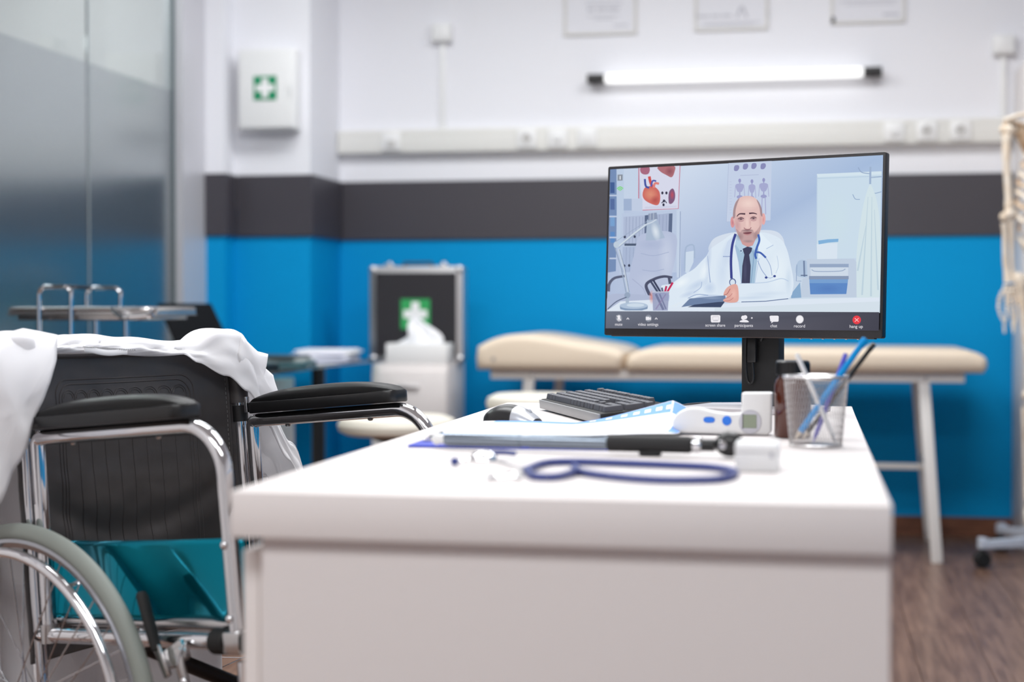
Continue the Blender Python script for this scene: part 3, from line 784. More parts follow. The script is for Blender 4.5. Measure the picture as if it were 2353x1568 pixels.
MB().tube(spline([(-.418, 2.06, DZ + .010), (-.40, 2.09, DZ + .008), (-.385, 2.10, DZ + .006)], 6), .0035, 10).build('stem', m_navy, st)

# forehead thermometer
th = thing('thermometer', 'white medical thermometer with two blue buttons and grey display', 'thermometer', (-.135, 2.55, .75))
prof = [(-.212, .758), (-.205, .7525), (-.066, .7505), (-.059, .757), (-.0585, .8165), (-.062, .8175), (-.102, .8170), (-.1055, .8155), (-.1065, .785)]
topc = spline([(-.1065, .785, 0), (-.125, .784, 0), (-.15, .787, 0), (-.172, .792, 0), (-.19, .791, 0), (-.205, .784, 0), (-.213, .773, 0), (-.214, .764, 0)], 5)[1:]
pts = prof + [(p.x, p.y) for p in topc]
MT = Matrix.Translation((0, 2.533, 0)) @ Matrix(((1, 0, 0, 0), (0, 0, 1, 0), (0, 1, 0, 0), (0, 0, 0, 1)))
MB().prism(pts, .034, MT, .004, 3).build('body', m_white_pl, th, smooth=50)
yf = 2.5325
def oval(cx, cz, rx, rz, d, n=24, e=2.6):
    o = []
    for k in range(n):
        a = 2 * math.pi * k / n; c, s_ = math.cos(a), math.sin(a)
        o.append((cx + rx * abs(c) ** (2 / e) * (1 if c > 0 else -1), cz + rz * abs(s_) ** (2 / e) * (1 if s_ > 0 else -1)))
    return o
def front(mb, outl, y, d): return mb.prism(outl, d, Matrix.Translation((0, y - d, 0)) @ YZ, .0006, 1)
front(MB(), oval(-.156, .774, .0088, .0046, 0), yf + .001, .0025).build('button', m_bluebtn, th)
front(MB(), oval(-.1285, .773, .0072, .0075, 0, e=2), yf + .001, .0025).build('button', m_bluebtn, th)
front(MB(), oval(-.0925, .7715, .0175, .0185, 0, e=2.1), yf + .001, .0025).build('display_bezel', m_lcdring, th)
front(MB(), [(-.1035, .762), (-.0825, .762), (-.0825, .783), (-.1035, .783)], yf - .0012, .001).build('display_screen', m_lcd, th, label='grey display screen')
front(MB(), [(-.1045, .761), (-.1025, .761), (-.1025, .784), (-.1045, .784)], yf - .0012, .0012).build('display_edge', mat('display_edge', (86, 84, 88), .4), th)

# small carton
cr = thing('small_carton', 'small white carton on the desk between scope head and pen cup', 'box', (-.063, 2.01, .75))
MB().quadbox((-.0905, 1.978, DZ), (-.0375, 2.05, .7845), .0015).build('carton', m_white_pl, cr)
MB().quadbox((-.0905, 1.9755, .775), (-.0375, 1.9778, .784), .0006, 1).build('flap', m_white_pl, cr)
MB().box((-.0465, 1.9772, .771), (.004, .001, .007)).build('print', m_greyprint, cr)

# brown bottle
bt = thing('medicine_bottle', 'brown glass medicine bottle with black cap behind the pen cup', 'bottle', (-.027, 2.51, .75))
MB().lathe([(0, DZ), (.026, DZ), (.028, DZ + .003), (.028, .83), (.026, .838), (.022, .843), (.0215, .85), (0, .85)], (-.027, 2.511, 0), (0, 0, 1), 36).build('glass_body', m_amber, bt)
mbc = MB().lathe([(0, .8685), (.0235, .8685), (.0255, .8665), (.0255, .846), (.0215, .846)], (-.027, 2.511, 0), (0, 0, 1), 36)
for k in range(36):
    a = 2 * math.pi * k / 36
    mbc.box((-.027 + .0258 * math.cos(a), 2.511 + .0258 * math.sin(a), .856), (.0012, .0016, .016), 0, rz=a)
mbc.build('cap', m_black_pl, bt)

# mesh pen cup
pc = thing('pen_cup', 'silver wire mesh pen cup on the right of the desk', 'pen holder', (.0075, 2.345, .75))
cxp, cyp = .0075, 2.352
rb_, rt_, zb_, zt_ = .037, .046, .752, .851
w = MB()
ns, nz = 60, 30
for k in range(ns):
    a = 2 * math.pi * k / ns
    for sgn in (1, -1):
        pts = []
        for j in range(4):
            f_ = j / 3; aa = a + sgn * f_ * .55; rr = rb_ + (rt_ - rb_) * f_
            pts.append((cxp + rr * math.cos(aa), cyp + rr * math.sin(aa), zb_ + (zt_ - zb_) * f_))
        w.tube(pts, .0003, 3, cap=False)
w.build('mesh_wall', m_steel, pc, kind='stuff', smooth=0)
MB().tube([(cxp + rt_ * math.cos(2 * math.pi * k / 40), cyp + rt_ * math.sin(2 * math.pi * k / 40), zt_) for k in range(40)], .0022, 10, closed=True).build('rim', m_steel, pc)
MB().lathe([(0, DZ), (rb_ + .001, DZ), (rb_ + .0015, DZ + .003), (rb_, DZ + .004), (0, DZ + .0025)], (cxp, cyp, 0), (0, 0, 1), 40).build('base', m_steel, pc)
# pens in the cup
def pen(label, name, a, b, r_, m_body, m_tip, tip_top, cat='pen', hexa=False):
    a = V(a); b = V(b); s = thing(name, label, cat, tuple(b), 0, 'pens in the mesh cup'); d = (a - b).normalized(); Lp = (a - b).length
    MB().tube([b + d * .014, a - d * .012], r_, 6 if hexa else 14).build('barrel', m_body, s)
    MB().tube([b + d * .001, b + d * .014], [.0008, r_ * .92], 12).build('tip', m_tip, s)
    MB().tube([a - d * .012, a - d * .002, a], [r_ * 1.02, r_ * 1.02, r_ * .7], 14).build('cap_end', tip_top, s)
    return s
pen('white pen leaning to the left in the mesh cup', 'pen', (-.020, 2.338, .884), (.036, 2.353, .7555), .0034, m_white_pl, m_steel, m_white_pl)
pen('violet pen leaning to the right in the mesh cup', 'pen', (.050, 2.367, .884), (.004, 2.362, .7555), .0034, m_violet, m_violet, m_violet)
pen('bright blue pencil leaning far right in the mesh cup', 'pencil', (.077, 2.352, .906), (-.022, 2.345, .760), .0047, m_cyan, m_bone, m_cyan, 'pencil', True)
pen('black pencil leaning far right behind the blue one', 'pencil', (.090, 2.372, .8985), (-.012, 2.369, .758), .0036, m_black_pl, m_bone, m_black_pl, 'pencil', True)
# ------------------------------------------------------------------ monitor
mo = thing('monitor', 'black flat monitor showing a video call with a doctor', 'monitor', (-.1, 3.15, .75))
Mc = V((-.1365, 3.085, 1.066)); ya_ = R(-22.36); ti = R(2.6)
rtv = V((math.cos(ya_), math.sin(ya_), 0)); nv_ = V((math.sin(ya_), -math.cos(ya_), 0))
upv = V((0, 0, 1)) * math.cos(ti) - nv_ * math.sin(ti); nn = rtv.cross(upv)   # nn points away from... fixed below
nn = nv_ * math.cos(ti) + V((0, 0, 1)) * math.sin(ti)
MM = Matrix.Identity(4)
for j in range(3): MM[j][0] = rtv[j]; MM[j][1] = upv[j]; MM[j][2] = nn[j]
MM = Matrix.Translation(Mc) @ MM      # local: x right, y up, z out of the screen
SW, SH = .527 * 1.07, .2965 * 1.07
hx, hy = SW / 2, SH / 2
B_l, B_t, B_b = .0055, .006, .0135
MB().at(MM).prism(rounded([(-hx - B_l, -hy - B_b), (hx + B_l, -hy - B_b), (hx + B_l, hy + B_t), (-hx - B_l, hy + B_t)], .004), .018, Matrix.Translation((0, 0, -.0185)), .0015, 2).build('housing', mat('bezel_plastic', (30, 27, 31), .4), mo)
MB().at(MM).prism(rounded([(-hx * .7, -hy * .8), (hx * .7, -hy * .8), (hx * .7, hy * .6), (-hx * .7, hy * .6)], .03), .022, Matrix.Translation((0, 0, -.04)), .006, 2).build('back_cover', m_black_mat, mo)
MB().at(MM).box((0, -hy - B_b - .0008, -.009), (2 * hx - .02, .002, .014), .0008).build('lower_edge', mat('brown_edge', (66, 54, 52), .35), mo)
bt_ = MB().at(MM)
for k in range(6): bt_.box((hx - .155 + .0225 * k, -hy - B_b - .0022, -.007), (.0045, .0016, .0045), .0005)
bt_.build('control_buttons', m_steel, mo)

# -- the picture on the screen: flat coloured shapes drawn on the display, u right, v down, 0..1
dst = np.array([(0, 0), (1, 0), (1, 1), (0, 1)], float); src = np.array([(78, 199), (2214, 93), (2189, 1471), (44, 1451)], float)
A_ = []
for (x, y), (uu, vv) in zip(src, dst):
    A_.append([x, y, 1, 0, 0, 0, -uu * x, -uu * y, -uu]); A_.append([0, 0, 0, x, y, 1, -vv * x, -vv * y, -vv])
Hm = np.linalg.svd(np.array(A_))[2][-1].reshape(3, 3)
def uv(p):
    q = Hm @ np.array([p[0], p[1], 1.0]); return q[0] / q[2], q[1] / q[2]
pv, pf, pc_ = [], [], []; layer = [0]
def scr(p, z): 
    a, b = uv(p); a = min(max(a, 0), 1); b = min(max(b, 0), 1)
    return (-hx + a * SW, hy - b * SH, z)
def zlay(): layer[0] += 1; return .0003 + layer[0] * 1.2e-5
def poly(pts, col, sm=0, alpha=1.0, cols=None):
    if sm: pts = [(p.x, p.y) for p in spline([(x, y, 0) for x, y in pts], sm, True)]
    z = zlay(); b0 = len(pv)
    from mathutils.geometry import tessellate_polygon
    tri = tessellate_polygon([[V((x, y, 0)) for x, y in pts]])
    for k, p in enumerate(pts):
        pv.append(scr(p, z)); c = cols[k] if cols else col; pc_.append((*lin(c), alpha))
    for t3 in tri: pf.append(tuple(b0 + i for i in t3))
def blob(c, rx, ry, col, a=.6, rot=0, n=20):
    z = zlay(); b0 = len(pv); pv.append(scr(c, z)); pc_.append((*lin(col), a))
    for s_, aa in ((.5, a * .55), (1, 0)):
        for k in range(n):
            t_ = 2 * math.pi * k / n; dx, dy = rx * s_ * math.cos(t_), ry * s_ * math.sin(t_)
            pv.append(scr((c[0] + dx * math.cos(rot) - dy * math.sin(rot), c[1] + dx * math.sin(rot) + dy * math.cos(rot)), z)); pc_.append((*lin(col), aa))
    for k in range(n):
        k2 = (k + 1) % n
        pf.append((b0, b0 + 1 + k, b0 + 1 + k2)); pf.append((b0 + 1 + k, b0 + 1 + n + k, b0 + 1 + n + k2)); pf.append((b0 + 1 + k, b0 + 1 + n + k2, b0 + 1 + k2))
def stroke(pts, wd, col, sm=0, alpha=1.0):
    P = spline([(x, y, 0) for x, y in pts], sm) if sm else [V((x, y, 0)) for x, y in pts]
    z = zlay(); b0 = len(pv); n = len(P)
    for i in range(n):
        tt = (P[min(i + 1, n - 1)] - P[max(i - 1, 0)]).normalized(); nr = V((-tt.y, tt.x, 0))
        ww = wd[0] + (wd[1] - wd[0]) * i / (n - 1) if isinstance(wd, tuple) else wd
        for s_ in (-.5, .5): pv.append(scr((P[i] + nr * ww * s_)[:2], z)); pc_.append((*lin(col), alpha))
    for i in range(n - 1):
        a = b0 + 2 * i; pf.append((a, a + 1, a + 3)); pf.append((a, a + 3, a + 2))
def disc(c, rx, ry, col, alpha=1.0, n=24): poly([(c[0] + rx * math.cos(2 * math.pi * k / n), c[1] + ry * math.sin(2 * math.pi * k / n)) for k in range(n)], col, alpha=alpha)
def rect(a, b, col, alpha=1.0): poly([a, (b[0], a[1]), b, (a[0], b[1])], col, alpha=alpha)

poly([(78, 199), (700, 170), (1400, 134), (2214, 93), (2195, 1330), (1400, 1320), (700, 1318), (48, 1316)], None, cols=[(176, 192, 220), (206, 218, 236), (204, 216, 234), (166, 188, 220), (208, 224, 236), (206, 220, 234), (198, 212, 232), (176, 190, 218)])
# left shelf and column
poly([(78, 199), (134, 196), (120, 1000), (56, 1010)], (118, 142, 182)); rect((128, 190), (185, 800), (188, 204, 226)); rect((185, 190), (300, 440), (196, 210, 230))
for k in range(4): rect((78, 300 + k * 130), (112, 385 + k * 130), [(70, 96, 148), (88, 110, 158), (120, 160, 206), (96, 140, 196)][k])
for k in range(5): rect((70, 398 + k * 165), (128, 410 + k * 165), (190, 202, 224))
# heart poster
poly([(304, 186), (627, 170), (613, 508), (332, 520)], (214, 216, 234)); stroke([(304, 186), (302, 428)], 7, (196, 104, 128)); stroke([(627, 170), (613, 508), (332, 520)], 6, (196, 120, 142))
poly([(318, 186), (385, 183), (382, 230), (350, 240), (320, 225)], (168, 106, 128), 4)
poly([(455, 180), (580, 172), (582, 225), (560, 262), (520, 245), (470, 215)], (174, 112, 120), 4); blob((545, 215), 40, 40, (120, 60, 76), .6)
poly([(345, 350), (332, 400), (350, 440), (400, 470), (450, 480), (470, 440), (466, 380), (440, 345), (405, 330), (372, 335)], (204, 108, 100), 5)
stroke([(350, 275), (358, 330), (385, 345)], 16, (70, 84, 160), 5); stroke([(385, 255), (395, 300), (410, 340)], 22, (206, 84, 82), 5); stroke([(400, 335), (412, 290), (440, 292)], 13, (86, 92, 170), 5); stroke([(420, 345), (430, 310), (462, 312)], 18, (220, 130, 124), 5)
blob((395, 395), 60, 55, (226, 158, 130), .7); blob((430, 440), 40, 40, (150, 50, 60), .5)
for x, y in ((488, 385), (520, 385), (500, 448), (497, 478)): disc((x, y), 9, 12, (58, 58, 78))
stroke([(482, 465), (505, 440), (522, 465)], 8, (60, 62, 84)); poly([(540, 380), (570, 350), (588, 390), (584, 440), (560, 470), (538, 460)], (128, 92, 124), 4); blob((565, 400), 18, 40, (200, 80, 90), .8)
for k in range(4): stroke([(350, 495 + 4 * k), (600, 486 + 4 * k)], 2, (196, 200, 222))
# boxes, bookcase, binders
rect((184, 430), (247, 522), (160, 178, 208)); rect((247, 430), (332, 526), (192, 204, 226))
poly([(168, 545), (610, 515), (602, 1010), (150, 1020)], (186, 200, 224)); poly([(182, 572), (568, 545), (560, 790), (180, 795)], (96, 110, 140)); poly([(182, 572), (350, 560), (345, 790), (180, 795)], (176, 188, 214)); poly([(385, 556), (540, 548), (535, 690), (380, 700)], (168, 180, 208))
for k in range(6): stroke([(205 + 26 * k, 572), (200 + 26 * k, 790)], 3, (140, 152, 182))
for k in range(5): stroke([(410 + 28 * k, 556), (406 + 28 * k, 690)], 3, (140, 152, 182))
poly([(176, 808), (560, 800), (556, 1000), (170, 1010)], (170, 184, 212)); rect((190, 782), (300, 800), (80, 92, 116))
for k in range(5): stroke([(205 + 28 * k, 812), (200 + 28 * k, 1000)], 3, (142, 156, 186))
for x, y in ((192, 730), (270, 728), (188, 958), (226, 955)): disc((x, y), 9, 11, (60, 66, 88))
rect((600, 520), (632, 1050), (196, 210, 230)); stroke([(630, 530), (622, 1060)], 6, (150, 166, 196)); stroke([(665, 1000), (668, 840), (690, 800), (735, 800), (740, 900)], 12, (166, 184, 210), 3); poly([(672, 850), (735, 840), (732, 930), (690, 1020), (668, 1010)], (206, 220, 236))
# white office chair
poly([(300, 735), (360, 700), (470, 684), (560, 695), (602, 740), (596, 860), (566, 1000), (530, 1130), (470, 1185), (300, 1195), (235, 1165), (228, 1040), (262, 880)], (182, 192, 218), 6)
blob((520, 900), 70, 220, (206, 214, 232), .7); blob((400, 790), 120, 50, (164, 176, 206), .5); blob((380, 1070), 120, 70, (196, 204, 224), .5)
stroke([(318, 860), (420, 878), (540, 850)], 4, (160, 172, 202), 5); stroke([(330, 990), (420, 1000), (500, 985)], 4, (158, 170, 200), 5); stroke([(250, 1060), (330, 1130), (360, 1190)], 4, (160, 168, 198), 5)
stroke([(62, 1160), (70, 1100), (110, 1055), (190, 1038)], (26, 18), (92, 98, 122), 6); stroke([(395, 1205), (360, 1110), (425, 1062), (500, 1042), (566, 1050)], (26, 18), (80, 84, 108), 6); stroke([(540, 1050), (552, 1120)], 22, (82, 86, 110))
poly([(60, 1190), (240, 1180), (420, 1200), (400, 1260), (160, 1260), (50, 1310)], (176, 186, 212), 4)
# skeleton poster
poly([(1008, 148), (1346, 134), (1336, 604), (992, 612)], (196, 208, 230)); stroke([(1008, 148), (992, 612), (1336, 604)], 3, (170, 182, 210))
for x, y in ((1072, 192), (1142, 180), (1208, 176), (1280, 178)): poly([(x - 20, y + 18), (x - 16, y - 18), (x + 14, y - 22), (x + 20, y), (x + 4, y + 22)], (138, 140, 184), 4)
stroke([(1100, 250), (1245, 244)], 6, (182, 192, 218))
for x, y in ((1096, 290), (1192, 296), (1284, 286)):
    k_ = 0.75 if x == 1192 else 1
    disc((x, y), 11, 16, (150, 152, 196)); stroke([(x, y + 16), (x, y + 120)], 10, (160, 164, 204)); poly([(x - 30 * k_, y + 30), (x + 30 * k_, y + 30), (x + 18 * k_, y + 85), (x - 18 * k_, y + 85)], (166, 170, 208), 4)
    stroke([(x - 32 * k_, y + 34), (x - 40 * k_, y + 130)], 5, (170, 174, 210)); stroke([(x + 32 * k_, y + 34), (x + 40 * k_, y + 130)], 5, (170, 174, 210)); disc((x, y + 128), 24 * k_, 14, (156, 160, 202))
    stroke([(x - 12, y + 135), (x - 16, y + 250)], 7, (170, 174, 210)); stroke([(x + 12, y + 135), (x + 16, y + 270)], 7, (170, 174, 210))
for k in range(12): stroke([(1016, 300 + 22 * k), (1034, 300 + 22 * k)], 3, (184, 192, 218))
# coat rack and hanging coat on the right
poly([(1705, 250), (2205, 225), (2190, 900), (1700, 905)], (202, 220, 234)); stroke([(1700, 252), (2205, 232)], 24, (212, 228, 238)); stroke([(1702, 275), (2200, 258)], 4, (178, 200, 220)); stroke([(1702, 250), (1696, 900)], 5, (190, 208, 226))
stroke([(2118, 185), (2116, 320)], 16, (160, 180, 208)); stroke([(2118, 240), (2050, 228), (2022, 190)], 7, (150, 170, 200), 5); stroke([(2118, 270), (2208, 262)], 7, (156, 176, 204)); stroke([(2205, 380), (2160, 392), (2140, 388)], 6, (150, 172, 202), 4); stroke([(1980, 400), (2000, 436), (2036, 440)], 6, (150, 172, 202), 4)
poly([(2105, 340), (2130, 340), (2172, 470), (2196, 700), (2190, 1212), (2015, 1212), (2005, 1000), (2022, 760), (2060, 500)], (210, 226, 232), 4)
for a_, b_2 in (((2100, 420), (2055, 1190)), ((2130, 420), (2125, 1200)), ((2085, 640), (2020, 1000)), ((2150, 520), (2180, 1150))): stroke([a_, b_2], (4, 14), (190, 210, 222))
blob((1850, 600), 130, 260, (204, 224, 230), .5)
# cart with paper trays
poly([(1540, 955), (1570, 915), (1630, 930), (1640, 1040), (1560, 1045), (1535, 1010)], (176, 196, 220), 3); stroke([(1600, 920), (1604, 1045)], 14, (120, 138, 168)); stroke([(1575, 1035), (1640, 1035)], 8, (96, 112, 142)); stroke([(1545, 950), (1540, 1080), (1580, 1080)], 6, (150, 170, 200))
poly([(1622, 905), (1990, 905), (2010, 930), (2012, 1208), (1565, 1208), (1590, 1060), (1628, 1050)], (192, 206, 224)); rect((1645, 945), (1950, 972), (150, 168, 196)); rect((1652, 972), (1946, 1040), (206, 218, 232)); stroke([(1660, 990), (1700, 1004), (1880, 1002), (1925, 985)], 6, (150, 168, 196), 4); rect((1640, 1040), (1950, 1066), (136, 152, 180)); poly([(1642, 1066), (1946, 1066), (1932, 1182), (1650, 1184)], (96, 138, 198)); poly([(1642, 1066), (1946, 1066), (1942, 1096), (1645, 1096)], (120, 160, 208)); blob((1790, 1140), 120, 40, (84, 122, 186), .6)
poly([(1700, 790), (1862, 782), (1860, 905), (1704, 908)], (216, 228, 240)); poly([(1712, 762), (1786, 752), (1870, 748), (1868, 772), (1790, 778), (1715, 792)], (132, 178, 218)); poly([(1500, 1180), (1570, 1090), (1580, 1210), (1500, 1215)], (136, 170, 204))
# desk
poly([(52, 1312), (160, 1238), (420, 1225), (900, 1262), (1500, 1222), (2192, 1208), (2190, 1330), (48, 1320)], (220, 230, 242)); poly([(900, 1290), (2192, 1240), (2190, 1330), (900, 1330)], (212, 224, 234))
# chair behind the doctor
poly([(858, 850), (880, 760), (960, 715), (1100, 690), (1340, 680), (1430, 730), (1450, 840), (1400, 900), (1000, 900)], (212, 222, 236), 5)
# doctor: coat
poly([(1066, 700), (960, 762), (868, 826), (836, 880), (790, 930), (735, 985), (650, 1035), (560, 1098), (482, 1115), (500, 1165), (545, 1190), (538, 1280), (600, 1284), (660, 1262), (720, 1222), (830, 1188), (975, 1196), (1080, 1245), (1300, 1240), (1480, 1216), (1516, 1130), (1515, 1050), (1494, 940), (1470, 840), (1430, 762), (1360, 718), (1262, 696)], (220, 232, 244), 5)
for c, rx, ry, cc, a_, ro_ in (((850, 930), 26, 190, (172, 190, 222), .55, .1), ((760, 1110), 120, 40, (184, 202, 228), .7, -.5), ((860, 1130), 60, 60, (176, 196, 226), .6, -.4), ((700, 1180), 90, 26, (176, 194, 224), .6, -.3), ((640, 1090), 80, 40, (238, 246, 250), .9, -.5), ((820, 1000), 40, 90, (236, 244, 250), .8, .3),
                              ((960, 1000), 60, 190, (198, 214, 236), .6, .05), ((1000, 860), 50, 120, (188, 204, 230), .6, .15), ((1400, 1000), 90, 190, (232, 242, 248), .8, .1), ((1480, 1080), 30, 130, (196, 214, 232), .6, 0), ((1300, 1180), 190, 24, (200, 216, 234), .6, -.05), ((1320, 820), 80, 80, (226, 238, 246), .6, 0), ((1200, 1210), 200, 18, (184, 202, 226), .5, -.04)):
    blob(c, rx, ry, cc, a_, ro_)
stroke([(845, 880), (855, 980), (866, 1090)], (3, 7), (150, 170, 206), 5); stroke([(735, 1170), (790, 1130), (800, 1085)], 5, (160, 180, 214), 4); stroke([(690, 1215), (760, 1185), (850, 1190)], 6, (150, 170, 206), 4); stroke([(1390, 880), (1400, 960), (1380, 1020)], 4, (186, 204, 228), 4); stroke([(1100, 1098), (1300, 1090), (1420, 1060), (1480, 1080)], 6, (186, 204, 228), 5); stroke([(1110, 1244), (1300, 1238), (1478, 1218)], 6, (92, 110, 150))
# shirt, collar, tie
poly([(1072, 718), (1250, 708), (1250, 800), (1212, 1096), (1112, 1096), (1090, 930), (1062, 800)], (164, 192, 216)); poly([(1070, 720), (1066, 790), (1112, 862), (1156, 808), (1090, 742)], (184, 208, 228)); poly([(1250, 712), (1240, 800), (1212, 836), (1180, 806)], (190, 214, 234)); stroke([(1112, 862), (1156, 808)], 3, (130, 156, 188)); disc((1108, 842), 6, 6, (70, 90, 130)); stroke([(1200, 840), (1206, 900), (1186, 1094)], 5, (120, 152, 186), 3)
poly([(1092, 730), (1238, 716), (1200, 800), (1160, 812), (1118, 790)], (206, 158, 156))
poly([(1120, 826), (1158, 808), (1196, 818), (1190, 846), (1172, 872), (1184, 960), (1178, 1096), (1112, 1096), (1118, 960), (1134, 872)], (66, 68, 94)); blob((1140, 1000), 16, 110, (88, 90, 120), .6)
# lapels
poly([(1066, 705), (1040, 760), (1026, 880), (966, 886), (1000, 770)], (204, 218, 238)); stroke([(966, 886), (1026, 886)], 6, (140, 158, 198)); stroke([(1060, 800), (1090, 930), (1110, 1096)], 5, (172, 190, 220)); poly([(1262, 700), (1300, 740), (1360, 800), (1308, 826), (1250, 900), (1240, 800)], (226, 238, 248)); stroke([(1306, 826), (1362, 796)], 5, (176, 194, 222)); stroke([(1250, 900), (1215, 1096)], 5, (180, 200, 226))
# head
disc((1042, 616), 17, 44, (216, 152, 156)); disc((1284, 592), 16, 46, (228, 172, 170)); blob((1042, 620), 9, 26, (180, 112, 124), .7); blob((1283, 596), 8, 26, (196, 130, 136), .6)
poly([(1158, 411), (1205, 420), (1246, 456), (1270, 520), (1276, 590), (1266, 660), (1246, 715), (1210, 760), (1165, 779), (1118, 760), (1084, 716), (1062, 650), (1046, 580), (1050, 510), (1072, 450), (1112, 418)], (224, 190, 186), 6)
blob((1165, 470), 90, 60, (240, 214, 206), .9); blob((1190, 640), 60, 60, (232, 200, 194), .7); blob((1080, 640), 34, 90, (190, 144, 150), .7, -.1); blob((1262, 600), 18, 90, (204, 160, 162), .6)
poly([(1046, 585), (1048, 520), (1066, 462), (1096, 428), (1080, 470), (1066, 520), (1062, 575)], (150, 128, 136), 4, .8); poly([(1276, 570), (1270, 510), (1250, 462), (1230, 440), (1252, 500), (1262, 560)], (140, 120, 130), 4, .75)
poly([(1070, 668), (1100, 694), (1116, 680), (1160, 672), (1200, 678), (1214, 700), (1250, 656), (1262, 640), (1250, 714), (1212, 760), (1165, 779), (1118, 760), (1084, 716)], (168, 136, 140), 4, .55)
blob((1100, 730), 36, 40, (120, 94, 102), .5); blob((1225, 722), 30, 46, (124, 98, 106), .5); blob((1165, 766), 50, 16, (120, 96, 104), .5)
blob((1162, 742), 44, 26, (196, 160, 160), .6); blob((1160, 703), 46, 20, (128, 78, 88), .6); poly([(1126, 700), (1156, 696), (1192, 695), (1184, 704), (1158, 709), (1132, 706)], (118, 68, 78), 4); stroke([(1134, 712), (1160, 716), (1184, 709)], 6, (192, 136, 138), 4)
blob((1158, 681), 56, 14, (112, 84, 92), .75)
for ex, ey in ((1108, 592), (1206, 587)):
    blob((ex, ey), 34, 24, (160, 112, 124), .8); poly([(ex - 20, ey + 3), (ex, ey - 6), (ex + 20, ey), (ex, ey + 7)], (172, 142, 150), 3, .8); blob((ex, ey), 13, 11, (48, 36, 46), 1.0); stroke([(ex - 24, ey), (ex, ey - 12), (ex + 24, ey - 3)], 5, (84, 58, 70), 4); stroke([(ex - 18, ey + 16), (ex + 4, ey + 20), (ex + 22, ey + 12)], 4, (178, 134, 142), 4)
stroke([(1076, 572), (1098, 552), (1142, 552)], (6, 13), (84, 62, 74), 5); stroke([(1172, 548), (1206, 546), (1234, 554)], (13, 6), (84, 62, 74), 5)
blob((1156, 620), 16, 60, (238, 208, 202), .8); blob((1180, 620), 10, 50, (196, 150, 152), .5); stroke([(1132, 660), (1142, 670), (1164, 674), (1182, 668), (1188, 656)], 6, (150, 96, 106), 4, .9)
for k in range(3): stroke([(1100, 508 + 14 * k), (1160, 502 + 14 * k), (1222, 506 + 14 * k)], 3, (206, 168, 166), 4, .25)
# stethoscope of the doctor
stroke([(1066, 708), (1040, 800), (1030, 920), (1034, 1060)], 20, (64, 72, 142), 6); stroke([(1244, 712), (1252, 760), (1232, 820), (1220, 870), (1228, 905)], 17, (72, 104, 180), 6); stroke([(1226, 852), (1262, 858), (1304, 896)], 15, (72, 100, 176), 5); stroke([(1240, 920), (1270, 990), (1310, 1046)], 6, (150, 170, 206), 4); stroke([(1304, 896), (1338, 960), (1352, 1036)], 5, (150, 170, 206), 4); stroke([(1310, 1048), (1340, 1056), (1372, 1040)], 4, (150, 172, 208), 3); disc((1306, 1052), 11, 9, (62, 76, 142)); disc((1372, 1041), 11, 9, (62, 76, 142))
disc((1043, 1088), 27, 30, (86, 100, 150)); disc((1043, 1090), 20, 24, (214, 226, 238))
# tablet and hands
poly([(640, 1284), (706, 1216), (985, 1192), (990, 1236), (745, 1268)], (112, 132, 166)); poly([(690, 1284), (745, 1264), (985, 1238), (950, 1286)], (64, 76, 104)); blob((880, 1212), 100, 14, (150, 168, 196), .7); poly([(545, 1278), (600, 1284), (648, 1240), (700, 1212), (640, 1236)], (222, 232, 242))
poly([(972, 1186), (984, 1150), (1010, 1122), (1050, 1104), (1080, 1112), (1090, 1170), (1086, 1236), (1040, 1250), (985, 1244), (968, 1228), (990, 1214), (996, 1196)], (224, 170, 160), 5); blob((1050, 1180), 30, 50, (236, 190, 180), .8); stroke([(972, 1190), (1000, 1180), (1024, 1140)], 5, (170, 106, 106), 4); stroke([(985, 1216), (1020, 1200), (1040, 1176)], 4, (186, 122, 120), 4); stroke([(980, 1236), (1020, 1232), (1050, 1210)], 4, (186, 122, 120), 4)
blob((408, 1205), 24, 60, (214, 146, 142), 1.0)
# desk lamp in the call
stroke([(130, 765), (240, 690), (372, 608)], 4, (150, 166, 192)); stroke([(148, 806), (250, 722), (364, 634)], 15, (206, 218, 230)); stroke([(150, 812), (250, 730), (366, 642)], 4, (140, 156, 182)); disc((130, 792), 22, 26, (190, 204, 220)); stroke([(120, 815), (170, 980), (206, 1170)], 8, (150, 166, 190)); stroke([(148, 826), (190, 980), (224, 1165)], 13, (196, 208, 222)); stroke([(156, 830), (198, 985), (230, 1165)], 4, (120, 134, 162))
poly([(372, 596), (448, 586), (512, 738), (440, 756), (362, 760)], (170, 186, 208)); blob((440, 690), 36, 80, (226, 234, 242), .9, -.25); poly([(384, 548), (448, 540), (456, 590), (380, 602)], (140, 152, 178)); stroke([(398, 546), (396, 598)], 5, (186, 196, 212)); stroke([(424, 543), (424, 595)], 5, (186, 196, 212)); stroke([(366, 600), (358, 580), (376, 560)], 6, (90, 102, 130), 4); stroke([(362, 634), (410, 616), (446, 594)], 9, (206, 216, 230), 4)
stroke([(215, 1165), (216, 1262)], 26, (170, 186, 206)); disc((216, 1190), 24, 24, (150, 166, 190)); stroke([(60, 1300), (130, 1240), (210, 1205)], 8, (92, 104, 130), 5)
poly([(156, 1275), (160, 1300), (200, 1310), (330, 1310), (374, 1298), (378, 1272)], (130, 152, 182)); disc((266, 1272), 111, 26, (176, 194, 216)); disc((280, 1268), 70, 15, (204, 218, 232))
